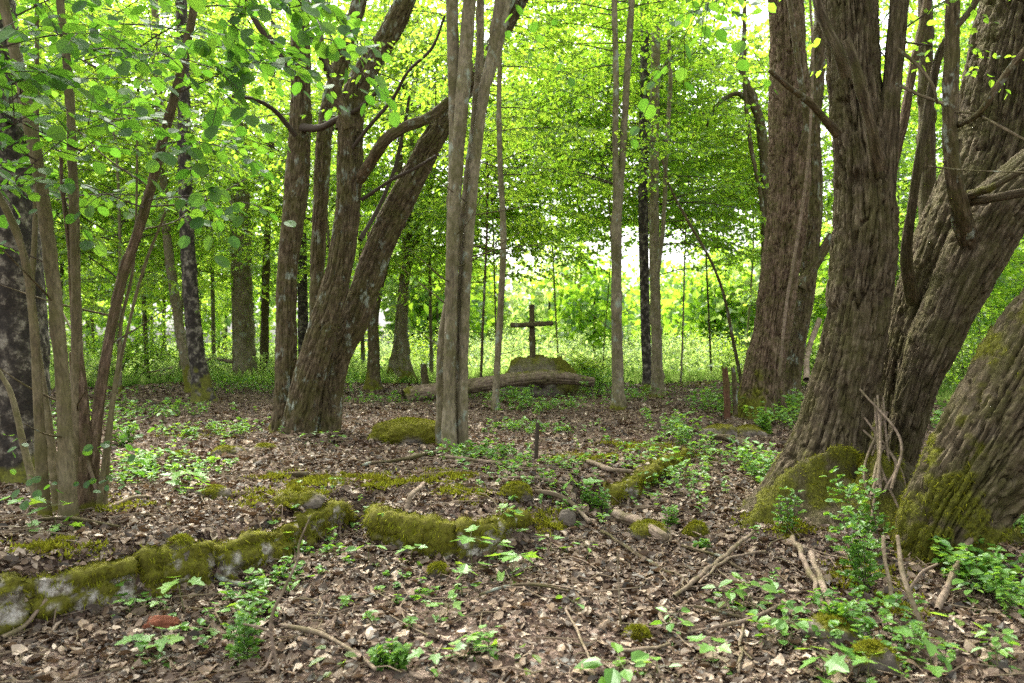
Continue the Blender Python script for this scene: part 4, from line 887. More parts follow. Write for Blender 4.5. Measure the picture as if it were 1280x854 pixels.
V = np.stack([p - sx * w, p + sx * w, p + lean * L[:, None] * .6 + sx * w * .6, p + lean * L[:, None] + g.normal(0, .06, p.shape)], 1)
m = MB(); m.add(V.reshape(-1, 3), [np.arange(len(p) * 4).reshape(-1, 4)[:, [0, 1, 2]], np.arange(len(p) * 4).reshape(-1, 4)[:, [0, 2, 3]]], 0)
tag(m.build('meadow_grass', L_GRASS), 'tall pale meadow grass in the sunny clearing behind', 'grass', kind='stuff')

# ------------------------------------------------------------------ cross, boulder, log, stones, stakes
def rock(name, label, c, size, mossbias=.2, seed=0, mat=None, cat='rock', tufts=.8, n=90, flat=.0, squash=.35, rough=1., block=.5):
    c = np.asarray(c, float); u = np.linspace(0, math.pi, n); w_ = np.linspace(0, 2 * math.pi, n * 2, endpoint=False)
    dv = np.stack([np.sin(u)[:, None] * np.cos(w_)[None], np.sin(u)[:, None] * np.sin(w_)[None], np.repeat(np.cos(u)[:, None], n * 2, 1)], -1)
    q = dv / (np.abs(dv) ** 3).sum(-1, keepdims=True) ** (1 / 3) * block + dv * (1 - block)
    v = q * (1 + .28 * fbm(dv * 1.3 + seed * 3.1, 3, seed) + rough * .07 * fbm(dv * 5 + seed, 3, seed + 1) + rough * .035 * fbm(dv * 14, 3, seed))[..., None]
    v = v * np.asarray(size) * .5
    v[..., 2] = np.where(v[..., 2] < 0, v[..., 2] * squash, v[..., 2]); v = v + c
    m = fbm((v - c) * 2.2 / max(size) + seed, 4, seed + 9) * .9 + .65 * np.clip(dv[..., 2], -.3, 1) + mossbias - .45; m = sstep(0, .4, m)
    t = thing(name, label, cat, c); mb = MB(); mb.add(v.reshape(-1, 3), [grid_faces(n, n * 2, True)], 0, m)
    child(mb, 'stone', mat or M_BOULDER, t, smooth=True, attr=True)
    if tufts:
        tm = MB(); moss_tufts(tm, v, norm(dv * (1 / np.asarray(size))), m, tufts, (.012, .028), .007, g=np.random.default_rng(seed)); 
        if tm.n: child(tm, 'moss', L_MOSS, t)['kind'] = 'stuff'
    return t

bp = P(674, 494, 17.2); bp[2] = H(bp[0], bp[1])
rock('memorial_boulder', 'large round mossy boulder carrying the wooden cross', bp + [.08, 0, .0], (1.74, 1.3, 1.70), .30, 31, tufts=.35, rough=1.6, block=.05)
rock('stone_slab', 'pale angular stone propped under the fallen log', G(640, 496) + [0, 0, .05], (.62, .4, .5), -.5, 32, tufts=0, n=50)
cb = P(665, 447, 17.2)
tC = thing('wooden_cross', 'rough wooden log cross standing on the mossy boulder', 'cross', cb)
mb = MB(); trunk_mesh(mb, [np.append(P(666, 474, 17.15), .072), np.append(P(665.5, 430, 17.15), .066), np.append(P(665, 405, 17.15), .060), np.append(P(664.5, 381, 17.15), .056)], 'smooth', 0, .01, .12, .8, 3, ground=-9); child(mb, 'upright', B_LIME, tC, smooth=True, attr=True)
mb = MB(); trunk_mesh(mb, [np.append(P(638, 406.5, 17.05), .058), np.append(P(652, 406.5, 17.04), .056), np.append(P(668, 405.5, 17.04), .054), np.append(P(691, 404.5, 17.05), .050)], 'smooth', 0, .01, .1, .8, 5, ground=-9)
c = np.array(P(638, 406.5, 17.05)); child(mb, 'crossbeam', B_LIME, tC, smooth=True, attr=True)
mb = MB()
for s_ in (-1, 1):
    a = np.linspace(0, 2 * math.pi, 22); ce = P(665, 405.5, 17.09); rr = .078
    lp = np.stack([ce[0] + rr * .95 * np.cos(a) * .8 , ce[1] + .11 * np.sin(a), ce[2] + s_ * rr * .8 * np.cos(a)], -1); tubes(mb, lp[None], np.full((1, 22), .008), 0, 5)
child(mb, 'rope_lashing', B_DEAD, tC)

tL = thing('fallen_log', 'long mossy fallen log lying across in front of the boulder', 'log', G(600, 497))
lp = [(505, 497, 18, 15.2), (530, 491, 18, 15.4), (570, 486, 18, 15.6), (615, 479, 17, 15.8), (660, 473, 18, 16), (700, 472, 17, 16.1), (742, 478, 11, 16.2)]
pl = np.array([np.append(P(x, y, q), w * .52 * q / FPX) for x, y, w, q in lp]); mb = MB(); v, mmv, dv = trunk_mesh(mb, pl, 'furrow', 0, .01, .42, 1.2, 41, ground=-9, face=(0, -.2, 1)); child(mb, 'trunk', B_DEAD, tL, smooth=True, attr=True)
mb = MB(); pl = np.array([np.append(P(x, y, q), w * .5 * q / FPX) for x, y, w, q in [(640, 480, 8, 15.9), (655, 500, 8, 15.4), (660, 520, 5, 15)]]); 
mb = MB()
pl = np.array([np.append(P(x, y, q), w * .5 * q / FPX) for x, y, w, q in [(585, 486, 9, 15.6), (572, 497, 9, 15.2), (556, 506, 8, 15)]]); trunk_mesh(mb, pl, 'smooth', 0, .01, .5, 1, 42, ground=-9); child(mb, 'limb_stub', B_LIME, tL, smooth=True, attr=True)
mb = MB(); moss_tufts(mb, v, dv, mmv, .5, (.015, .035), .010, g=np.random.default_rng(6)); child(mb, 'moss', L_MOSS, tL)['kind'] = 'stuff'

def picket_fence():
    A, B = P(700, 452, 34), P(745, 452, 36); A[2] = H(A[0], A[1]); B[2] = H(B[0], B[1])
    t = thing('picket_fence', 'faded pinkish picket fence far behind the boulder', 'fence', A); mb = MB(); rb = MB(); n = 16
    for i in range(n):
        p = A + (B - A) * i / (n - 1); h = 1.0 + .04 * math.sin(i * 2.1); q = MB()
        w, dpt = .04, .012
        vs_ = np.array([(-w, -dpt, -.1), (w, -dpt, -.1), (w, -dpt, h - .06), (0, -dpt, h), (-w, -dpt, h - .06), (-w, dpt, -.1), (w, dpt, -.1), (w, dpt, h - .06), (0, dpt, h), (-w, dpt, h - .06)])
        q.add(p + vs_, [np.array([[0, 1, 2, 4], [6, 5, 9, 7], [0, 4, 9, 5], [1, 6, 7, 2], [0, 5, 6, 1], [2, 7, 8, 3], [3, 8, 9, 4]]), np.array([[2, 3, 4], [7, 9, 8]])]); child(q, 'picket', M_FENCE, t)
    for hz in (.3, .75):
        q = MB(); tubes(q, np.stack([A + [0, .04, hz], (A + B) / 2 + [0, .04, hz - .01], B + [0, .04, hz]])[None], np.full((1, 3), .035), 0, 6); child(q, 'rail', M_FENCE, t)
M_FENCE, _t = nt('faded_fence_paint'); out(_t, princ(_t, ramp(_t, noise(_t, 8, 4), [(.3, (.34, .22, .18)), (.7, (.52, .38, .33))]), .8))
picket_fence()

def post(name, label, pts, mat, cat, kind='smooth', moss=.1, seed=0, jag=0):
    pl = np.array([np.append(P(x, y, q), w * .5 * q / FPX) for x, y, w, q in pts]); pl = np.vstack([pl[0] - [0, 0, .2, 0], pl])
    t = thing(name, label, cat, pl[1, :3] * [1, 1, 0] + [0, 0, float(H(pl[1, 0], pl[1, 1]))]); mb = MB(); v, m_, d_ = trunk_mesh(mb, pl, kind, 0, .05, moss, .7, seed, ground=float(H(pl[1, 0], pl[1, 1])), cap=not jag)
    if jag:   # splintered top
        nr, nc = v.shape[:2]; a = mb.v[-1][: nr * nc].reshape(nr, nc, 3); top = a[int(nr * .85):]; k = np.linspace(0, 1, len(top))[:, None]
        top[..., 2] += k * jag * vnoise(np.stack([np.arange(nc) * .9, np.zeros(nc), np.zeros(nc)], -1), seed)[None]
        b = len(mb.a[-1]); cen = a[-1].mean(0) - [0, 0, jag * 1.2]
        mb.add(np.vstack([a[-1], cen]), [np.array([[i, (i + 1) % nc, nc] for i in range(nc)])], 0)
    child(mb, 'post' if 'post' in name else 'stake' if 'stake' in name else 'wood', mat, t, smooth=True, attr=True); return t
gp = G(909, 512)
d_ = 12.2
post('rotten_post', 'rotten reddish broken post standing left of the reddish tree', [(909, 510, 8, d_), (908, 484, 8, d_), (906, 464, 7, d_)], B_BRICK, 'post', 'furrow', .15, 3, .12)
post('broken_branch_stub', 'small dark broken stub leaning at the rotten post', [(919, 502, 6, 12.3), (918, 475, 6, 12.3), (916, 460, 4, 12.3)], B_LIME, 'stub', 'smooth', .1, 4, .05)
g0 = G(671, 575); post('wooden_stake', 'thin dark stake stuck upright in the leaf litter at centre', [(670, 573, 5.5, g0[1]), (671, 550, 5, g0[1]), (672, 528, 4, g0[1])], B_TWIG, 'stake', moss=0, seed=5)
post('tree_stump', 'small dark stump behind the left end of the log', [(531, 474, 10, 18), (530, 466, 9, 18), (529, 456, 8, 18)], B_LIME, 'stump', 'furrow', .3, 6, .05)

rock('mossy_mound_rock', 'broad moss covered rock left of the smooth stem bundle', G(518, 552) + [0, 0, .03], (.9, .62, .42), .85, 41, tufts=1.6)
rock('red_brick_stone', 'reddish brick fragment in the leaves under the wall', G(202, 786) + [0, 0, .01], (.19, .12, .09), -1, 42, tufts=0, n=40,
     mat=stone_mat('brick_red', [(.3, (.10, .035, .018)), (.6, (.20, .07, .035)), (.8, (.27, .11, .06))], 12), cat='brick')
for i, (px, py, w, h, mb_, lab) in enumerate([
    (547, 722, .13, .10, .5, 'small round mossy stone lying below the wall block'), (870, 672, .16, .13, .6, 'small mossy stone on the leaves right of the path'),
    (708, 655, .14, .13, -.5, 'bare brown stone beside the pale curved stick'), (812, 672, .30, .13, .3, 'flat mossy stone in the middle of the path'),
    (645, 622, .22, .14, .5, 'mossy stone at the right end of the wall block'), (225, 578, .22, .12, .3, 'mossy stone in front of the slender birch'), (285, 570, .30, .12, .3, 'low mossy stone left of the many stemmed tree'),
    (330, 565, .24, .10, .3, 'mossy stone between the low stone and the many stemmed tree'), (900, 545, .5, .2, .4, 'mossy stone step right of the ledge'), (935, 545, .45, .16, .3, 'mossy stone under the reddish tree'),
    (1090, 838, .2, .14, .4, 'mossy stone at the bottom edge below the great tree'), (795, 800, .12, .07, .4, 'tiny mossy stone near the bottom of the path'), (1040, 800, .3, .12, .2, 'low mossy stone below the great tree roots'),
    (270, 622, .26, .10, .3, 'mossy stone set in the terrace behind the wall'), (225, 708, .22, .16, .2, 'mossy capstone on the long wall'), (372, 632, .35, .14, .5, 'bright mossy stone on top of the wall end')]):
    rock('mossy_stone', lab, G(px, py) + [0, 0, .0], (w, w * .75, h * 1.6), mb_, 50 + i, tufts=1.2, n=44, cat='stone')

# ------------------------------------------------------------------ dead leaves and small twigs on the ground (uncountable)
def curled(g):
    y = np.array([0, .33, .68, 1.0]); w = np.array([.05, .30, .27, .03]) * g.uniform(.4, 1.3); a, b, tw = g.normal(0, .9), g.normal(0, .5), g.normal(0, .5); v = []
    for yy, ww in zip(y, w):
        for s_ in (-1, 0, 1):
            x = s_ * ww; z = abs(a) * x * x * 1.6 - .04 * abs(s_) * a + b * (yy - .5) ** 2 + tw * x * (yy - .4) + g.normal(0, .025); v.append((x, yy - .5, z))
    return np.array(v), [grid_faces(4, 3, False)]
g = np.random.default_rng(5); CT = [curled(g) for _ in range(14)]
FLAT = (RHOMB[0] - [0, .5, 0], RHOMB[1])
def scatter(n, y0, y1, smin, smax, tpls, m, g, tilt=.45, lift=.025, spread=.78):
    y = np.sqrt(g.uniform(y0 ** 2, y1 ** 2, n)); x = y * g.uniform(-spread, spread, n) + g.normal(0, .2, n)
    dens = .62 + .55 * fbm(np.stack([x, y, 0 * x], -1) * .9, 3, 50)
    keep = (g.random(n) < dens) & (sstep(22, 27, y + 1.5 * fbm(np.stack([x, y, 0 * x], -1) * .3, 2, 4)) < g.random(n)) & ~((x > 6.6 + .1 * (y - 8)) & (y > 5.5) & (g.random(n) < .75))
    x, y = x[keep], y[keep]; n = len(x); e = .03
    z = H(x, y); nx = -(H(x + e, y) - z) / e; ny = -(H(x, y + e) - z) / e
    nr = norm(np.stack([np.clip(nx, -1.5, 1.5), np.clip(ny, -1.5, 1.5), np.ones(n)], -1)); nr = nr + g.normal(0, tilt, (n, 3)) * [1, 1, .2]
    az = g.uniform(0, 2 * math.pi, n); ax = np.stack([np.cos(az), np.sin(az), 0 * az], -1); nr2 = norm(nr); ax = ax - nr2 * (ax * nr2).sum(-1, keepdims=True)
    s = smin + (smax - smin) * g.random(n) ** 2.3; p = np.stack([x, y, z + lift * g.random(n) + s * .06], -1); idx = np.arange(n) % len(tpls)
    for i, tp in enumerate(tpls):
        k = idx == i; put_leaves(m, tp, p[k], ax[k], nr2[k] * g.choice([-1, 1], (k.sum(), 1), p=[.3, .7]), s[k])
g = np.random.default_rng(6); m = MB()
scatter(70000, 2.3, 6.5, .008, .024, [FLAT], m, g, .5); scatter(135000, 2.3, 7.5, .014, .088, CT, m, g, .42); scatter(90000, 7.2, 14, .028, .105, CT, m, g, .5); scatter(60000, 13.5, 27, .05, .14, [FLAT], m, g, .4)
wt = np.concatenate(WTOP); k = g.integers(0, len(wt), 1900); az = g.uniform(0, 6.28, 1900)   # leaves caught on the wall tops
for i, tp in enumerate(CT):
    q = k[i::14]; a_ = az[i::14]; put_leaves(m, tp, wt[q] + [0, 0, .018], np.stack([np.cos(a_), np.sin(a_), 0 * a_], -1), UP + g.normal(0, .4, (len(q), 3)), .018 + .055 * g.random(len(q)) ** 1.8)
tag(m.build('leaf_litter', L_LIT), 'carpet of curled brown dead leaves over the forest floor', 'dead leaves', kind='stuff')

g = np.random.default_rng(8); n = 4600; y = np.sqrt(g.uniform(2.4 ** 2, 17 ** 2, n)); x = y * g.uniform(-.75, .75, n); az = g.uniform(0, math.pi, n); L = g.uniform(.08, .42, n) * (1 + .9 * (g.random(n) < .14))
t_ = np.array([-.5, -.17, .17, .5]); bend = g.normal(0, .09, (n, 4))
qx = x[:, None] + L[:, None] * (np.cos(az)[:, None] * t_ - np.sin(az)[:, None] * bend); qy = y[:, None] + L[:, None] * (np.sin(az)[:, None] * t_ + np.cos(az)[:, None] * bend)
qz = H(qx, qy) + .028 + .02 * g.random((n, 1)) + g.normal(0, .008, (n, 4)); m = MB()
tubes(m, np.stack([qx, qy, qz], -1), (g.uniform(.0015, .0048, n)[:, None] * np.array([1.1, 1, .85, .6])), 0, 4)
tag(m.build('twig_litter', B_DEAD), 'scatter of short broken twigs among the dead leaves', 'twigs', kind='stuff')

# moss cushions on the ground
g = np.random.default_rng(9); m = MB()
for (px, py, rx, ry, n) in [(395, 603, 60, 9, 2600), (480, 605, 70, 8, 2600), (555, 600, 40, 9, 1600), (370, 625, 50, 14, 2400), (770, 560, 35, 8, 1500), (735, 575, 40, 8, 1500), (690, 660, 20, 12, 700), (835, 565, 40, 12, 1500), (985, 590, 30, 14, 1200),
                            (1000, 650, 50, 20, 2600), (960, 640, 30, 14, 1200), (250, 545, 60, 8, 900), (330, 625, 40, 8, 1200), (60, 690, 60, 8, 700), (130, 640, 40, 10, 500), (190, 440, 40, 6, 300), (860, 480, 45, 8, 900), (1260, 620, 30, 20, 1200), (1120, 760, 30, 20, 600), (1080, 720, 50, 20, 1300), (890, 575, 40, 10, 900), (585, 620, 40, 8, 900)]:
    px_ = px + rx * g.normal(0, .5, 14); py_ = py + ry * g.normal(0, .5, 14); cs = np.array([G(a, b) for a, b in zip(px_, np.clip(py_, 470, 850))])
    k = g.integers(0, 14, n); sc = cs[k, 1] / 995
    p = cs[k] + np.stack([g.normal(0, 1, n) * rx * .22 * sc, g.normal(0, 1, n) * ry * .9 * sc, 0 * sc], -1)
    p = p[fbm(p * 7, 3, 12) > -.12]; n_ = len(p); p[:, 2] = H(p[:, 0], p[:, 1]) + .012 + .035 * np.clip(.4 + fbm(p * 9, 2, 4), 0, 1)
    ax = norm(UP + g.normal(0, .6, (n_, 3))); sx = norm(np.cross(ax, g.normal(0, 1, (n_, 3)))); Lm = g.uniform(.015, .04, n_)[:, None]; w = .007
    m.add(np.stack([p - sx * w, p + sx * w, p + ax * Lm], 1).reshape(-1, 3) - UP * .004, [np.arange(n_ * 3).reshape(-1, 3)])
tag(m.build('ground_moss', L_MOSS), 'yellow green moss cushions growing through the dead leaves', 'moss', kind='stuff')

# low green herbs (uncountable)
g = np.random.default_rng(10); m = MB()
for (px, py, rx, ry, n, h) in [(690, 512, 60, 10, 70, .2), (745, 492, 26, 14, 110, .45), (640, 505, 26, 8, 50, .25), (860, 560, 34, 30, 70, .24), (905, 515, 50, 24, 100, .30), (850, 605, 40, 16, 34, .18), (955, 600, 26, 24, 70, .25),
                               (985, 530, 40, 20, 90, .35), (95, 520, 60, 18, 60, .3), (16, 560, 34, 50, 110, .35), (235, 600, 56, 20, 40, .12), (355, 492, 90, 9, 140, .25), (480, 505, 60, 8, 50, .2), (600, 574, 46, 10, 60, .14), (1238, 560, 36, 30, 160, .3),
                               (1262, 660, 30, 50, 170, .22), (1235, 745, 36, 30, 90, .2), (300, 484, 70, 8, 110, .25), (165, 600, 30, 26, 60, .2), (430, 482, 60, 6, 80, .3), (780, 500, 40, 10, 70, .2), (585, 500, 60, 6, 60, .2), (660, 540, 60, 10, 60, .12),
                               (690, 585, 60, 10, 30, .1), (330, 745, 50, 40, 30, .1), (520, 760, 80, 40, 20, .07), (720, 620, 50, 14, 25, .1), (1080, 800, 70, 40, 50, .13), (210, 520, 50, 14, 60, .2), (120, 480, 70, 8, 90, .4), (880, 470, 40, 8, 70, .4), (400, 690, 40, 40, 20, .1),
                               (800, 590, 60, 40, 40, .12), (640, 600, 50, 30, 30, .1), (270, 545, 70, 12, 60, .15)]:
    n = int(n * 1.3); c = G(px, min(py, 840)); sc = c[1] / 995; x = c[0] + g.normal(0, .6, n) * rx * sc; y = c[1] + g.normal(0, .6, n) * ry * sc * min(4.5, c[1] / 1.5)
    y = np.maximum(y, 2.6); z = H(x, y); hh = h * g.uniform(.35, 1.2, n); b = np.stack([x, y, z], -1); tp = b + np.stack([g.normal(0, .25, n) * hh, g.normal(0, .25, n) * hh, hh], -1)
    tubes(m, np.stack([b, b * .5 + tp * .5 + g.normal(0, .01, (n, 3)), tp], 1), np.tile([.002, .0017, .001], (n, 1)), 1, 3)
    K = 9; f = g.uniform(.35, 1, (n, K)); f[:, :3] = 1; p = b[:, None] * (1 - f[..., None]) + tp[:, None] * f[..., None]; a = g.uniform(0, 6.28, (n, K))
    ax = np.stack([np.cos(a), np.sin(a), g.normal(.05, .25, (n, K))], -1); nr = UP + g.normal(0, .35, (n, K, 3)); s = (.028 + .13 * np.clip(hh, .05, .35))[:, None] * g.uniform(.5, 1.3, (n, K)) * g.uniform(.7, 1.3, (n, 1))
    put_leaves(m, OVATE, p, ax, nr, s)
tag(m.build('ground_herbs', [L_SEED, B_TWIG]), 'patches of low green herbs and seedlings over the leaf litter', 'herbs', kind='stuff')

# ------------------------------------------------------------------ countable seedlings and sprouts
def seedling(name, label, px, py, h, size, n=5, tpl=LOBED, seed=0, mat=None, lean=(0, 0), stems=1, cat='seedling', spread=.06, rows=2, wide=.55):
    g = np.random.default_rng(3000 + seed); b = G(px, py); t = thing(name, label, cat, b); ms = MB(); ml = MB()
    for s_ in range(stems):
        o = b + [g.normal(0, spread) * (s_ > 0), g.normal(0, spread) * (s_ > 0), -.02]; o[2] = float(H(o[0], o[1])) - .02; hh = h * g.uniform(.7, 1.05) if s_ else h
        tp = o + np.array([lean[0] * hh + g.normal(0, .12) * hh, lean[1] * hh + g.normal(0, .12) * hh, hh]); q = catmull(np.array([o, (o + tp) / 2 + g.normal(0, .03, 3) * hh, tp]), 8)
        tubes(ms, q[None], np.linspace(.003, .0013, 8)[None] * (1 + h), 0, 5)
        for r in range(rows):
            f = 1 - .62 * r / max(rows - 1, 1) if rows > 1 else 1; c = q[0] * (1 - f) + q[-1] * f; c = q[int(f * 7)]
            k = n if r == 0 else max(2, n - 2); a = g.uniform(0, 6.28) + np.arange(k) * 6.283 / k + g.normal(0, .3, k)
            d = np.stack([np.cos(a), np.sin(a), g.uniform(-.1, .45, k)], -1); pl_ = size * g.uniform(.35, .9, k)
            e = c + d * pl_[:, None]; tubes(ms, np.stack([np.repeat(c[None], k, 0), (c + e) / 2 + UP * .006, e], 1), np.tile([.0016, .0012, .001], (k, 1)), 0, 4)
            put_leaves(ml, tpl, e, d * [1, 1, 0] + UP * g.normal(-.15, .2, (k, 1)), UP + g.normal(0, .28, (k, 3)), size * g.uniform(.65, 1.15, k))
    child(ms, 'stem', B_TWIG if mat is not L_SEED else M_STEM, t); child(ml, 'leaves', mat or L_SEED, t)
    return t
M_STEM, _t = nt('green_stem'); out(_t, princ(_t, (.09, .10, .03), .6, .3))

def sprout(name, label, px, py, h, leaf, seed=0, stems=4, fan=.5, mat=None, cat='shoots', base=None, n=9, lean=(0, 0)):
    """woody shoots with small paired leaves"""
    g = np.random.default_rng(4000 + seed); b = G(px, py) if base is None else np.asarray(base, float); t = thing(name, label, cat, b); ms = MB(); ml = MB()
    for s_ in range(stems):
        a = g.uniform(0, 6.28); o = b + [.02 * math.cos(a), .02 * math.sin(a), -.03]; hh = h * g.uniform(.55, 1)
        tp = o + np.array([(fan * math.cos(a) * g.uniform(.2, 1) + lean[0]) * hh, (fan * math.sin(a) * g.uniform(.2, 1) + lean[1]) * hh, hh])
        q = catmull(np.array([o, o * .5 + tp * .5 + [0, 0, .06 * hh] + g.normal(0, .03, 3) * hh, tp]), 14); tubes(ms, q[None], np.linspace(.0032, .001, 14)[None], 0, 5)
        f = np.linspace(.22, 1, n); i = (f * 13).astype(int); T = norm(np.gradient(q, axis=0))[i]; c = q[i]; ro = g.uniform(0, 3.14)
        for sg in (-1, 1):
            al = ro + (np.arange(n) % 2) * 1.57; side = norm(np.cross(T, np.stack([np.cos(al), np.sin(al), .25 * np.ones(n)], -1))) * sg
            # short side twigs carrying three to five leaves
            sl = h * .20 * g.uniform(.3, 1, n) * (1.1 - f * .5); e = c + (side * .85 + T * .4) * sl[:, None]
            tubes(ms, np.stack([c, (c + e) / 2, e], 1), np.tile([.0014, .0011, .0008], (n, 1)), 0, 3)
            for u in (.45, .75, 1.0):
                pp = c + (e - c) * u
                for s2 in (-1, 1):
                    d = norm(side + T * .3 + np.cross(side, UP) * s2 * .9 * (u < 1.0) + g.normal(0, .2, (n, 3))); put_leaves(ml, OVATE, pp, d, UP + g.normal(0, .4, (n, 3)), leaf * g.uniform(.6, 1.15, n))
    child(ms, 'stem', B_TWIG, t); child(ml, 'leaves', mat or L_SEED, t); return t

GS = 'seedlings on the forest floor'
for i, (px, py, h, s, n, tp, lab, kw) in enumerate([
    (592, 716, .24, .105, 5, LOBED, 'tallest lobed seedling in front of the wall block', dict(rows=2)), (640, 730, .16, .10, 5, LOBED, 'broad lobed seedling right of the tallest one at the wall block', {}),
    (578, 745, .14, .075, 4, LOBED, 'small lobed seedling just below the tallest one at the wall block', {}), (612, 700, .12, .09, 4, LOBED, 'lobed seedling tucked against the wall block foot', {}),
    (640, 668, .18, .075, 5, LOBED, 'leafy seedling at the right end of the wall block', dict(stems=2)), (462, 705, .13, .085, 4, OVATE, 'pointed leaf seedling below the dark crevice', {}),
    (480, 672, .17, .05, 5, OVATE, 'small leaved seedling growing out of the crevice', dict(stems=3)), (378, 732, .06, .08, 3, OVATE, 'flat leaved seedling right of the bent shoot', {}),
    (232, 768, .20, .115, 3, LOBED, 'large lobed seedling against the long wall', dict(rows=1)), (162, 772, .10, .05, 5, LOBED, 'small lobed plant at the foot of the long wall', dict(stems=4)),
    (190, 830, .13, .07, 4, LOBED, 'lobed plant in front of the red brick fragment', dict(stems=3)), (422, 842, .10, .08, 3, OVATE, 'pale shoot with upright pointed leaves at the bottom', dict(mat=L_YEL)),
    (610, 815, .11, .055, 5, LOBED, 'little seedling with notched leaves low on the path', dict(stems=3)), (656, 836, .09, .06, 3, OVATE, 'yellowish seedling between the notched one and the large leaved one', dict(mat=L_YEL)),
    (775, 862, .10, .12, 4, OVATE, 'large leaved plant cut by the bottom edge of the path', dict(stems=2)), (820, 858, .08, .08, 3, OVATE, 'small companion of the large leaved plant at the bottom edge', {}),
    (930, 765, .16, .085, 5, OVATE, 'bushy round leaved plant left of the great tree roots', dict(stems=3)), (905, 770, .09, .065, 3, OVATE, 'pale low plant beside the bushy round leaved plant', dict(mat=L_YEL)),
    (1165, 842, .17, .09, 4, LOBED, 'lobed seedling with one stem below the great leaning trunk', {}), (1130, 820, .14, .085, 3, LOBED, 'lobed seedling beside the dry sticks at the lower right', {}),
    (1030, 860, .13, .10, 4, LOBED, 'lobed plant at the bottom edge under the two crossed sticks', dict(stems=2)), (1085, 866, .10, .09, 4, LOBED, 'dark lobed plant at the bottom edge right of centre', {}),
    (1212, 752, .13, .09, 4, OVATE, 'round leaved plant in the shade of the leaning trunk', {}), (1195, 806, .14, .085, 4, OVATE, 'pale round leaved plant at the lower right', dict(mat=L_YEL)),
    (1250, 830, .14, .06, 5, OVATE, 'small leaved plant near the lower right corner', dict(stems=4)), (1262, 770, .15, .06, 5, OVATE, 'upright herb right of the leaning trunk', dict(stems=3)),
    (713, 618, .12, .14, 3, LOBED, 'seedling with one broad pale lobed leaf beside the ledge', dict(rows=1)), (40, 668, .22, .10, 4, LOBED, 'lobed seedling left of the hazel clump foot', dict(stems=2)),
    (82, 668, .07, .09, 3, LOBED, 'low lobed seedling right at the hazel clump foot', {}), (238, 612, .15, .11, 4, LOBED, 'lobed seedling behind the hazel on the terrace', dict(stems=2)),
    (255, 625, .10, .10, 3, LOBED, 'flat lobed seedling on the terrace above the wall', {}), (205, 540, .28, .09, 4, OVATE, 'herb between hazel and slender birch', dict(stems=3)),
    (410, 556, .14, .07, 4, OVATE, 'small plant at the foot of the many stemmed tree', dict(stems=3)), (716, 760, .05, .07, 3, OVATE, 'tiny flat plant in the middle of the path', {}),
    (655, 715, .12, .09, 4, LOBED, 'lobed seedling at the left side of the path', {}), (440, 655, .10, .06, 3, OVATE, 'seedling on the wall top beside the crevice', {}),
    (560, 775, .10, .075, 4, LOBED, 'lobed seedling left of the little notched seedling', {}), (690, 692, .13, .08, 4, LOBED, 'lobed seedling above the thin dark stick on the path', {}),
    (842, 792, .11, .07, 4, OVATE, 'pointed leaf seedling below the long straight pale stick', dict(stems=2)), (516, 706, .12, .08, 4, LOBED, 'lobed seedling under the left half of the wall block', {}),
    (892, 838, .12, .08, 4, LOBED, 'lobed seedling left of the thin pale stick at the bottom edge', {}), (975, 808, .14, .075, 5, OVATE, 'bushy seedling left of the two crossed sticks', dict(stems=3)),
    (345, 690, .10, .08, 3, LOBED, 'lobed seedling at the right end of the long wall', {}), (540, 838, .10, .07, 4, LOBED, 'seedling right of the bushy sprout at the bottom', dict(stems=2)),
    (270, 790, .13, .07, 4, LOBED, 'seedling between the brick fragment and the bent bare shoot', dict(stems=2)), (735, 700, .10, .07, 3, OVATE, 'seedling between the thin dark stick and the bare standing twig', {})]):
    seedling('seedling', lab, px, min(py, 852), h, s, n, tp, i, kw.pop('mat', L_SEED), cat='seedling', **kw)['group'] = GS
for i, (px, py, h, lf, st, lab, kw) in enumerate([
    (1082, 740, .55, .045, 5, 'tall leafy shoots in front of the fork of the great tree', dict(fan=.35, lean=(-.1, .1))), (1100, 700, .62, .042, 4, 'leafy shoots climbing into the fork of the great tree', dict(fan=.3, lean=(-.25, .15))),
    (985, 668, .38, .035, 3, 'thin leafy shoots against the left root of the great tree', dict(fan=.25)), (1050, 800, .26, .042, 4, 'low leafy shoots below the great tree roots', {}),
    (305, 835, .34, .034, 5, 'leafy shoots behind the bent bare stick at lower left', dict(fan=.4)), (490, 836, .18, .034, 6, 'bushy small leaved sprout at the bottom of the path', {}),
    (745, 640, .26, .032, 4, 'small leaved sprout at the curved pale stick', {}), (975, 520, .42, .05, 6, 'leafy sprout in front of the reddish tree', {}), (960, 545, .35, .05, 5, 'leafy sprout below the reddish tree', {}),
    (880, 690, .10, .035, 3, 'tiny sprout right of the path', {}), (150, 560, .4, .05, 4, 'thin leafy sprout right of the hazel stems', {}), (1255, 560, .5, .05, 5, 'leafy sprout right of the great tree beyond', {}), (838, 660, .24, .03, 3, 'thin sprout in the middle of the path', dict(fan=.2))]):
    sprout('leafy_shoots', lab, px, py, h, lf, i, st, **kw)['group'] = 'leafy shoots on the forest floor'

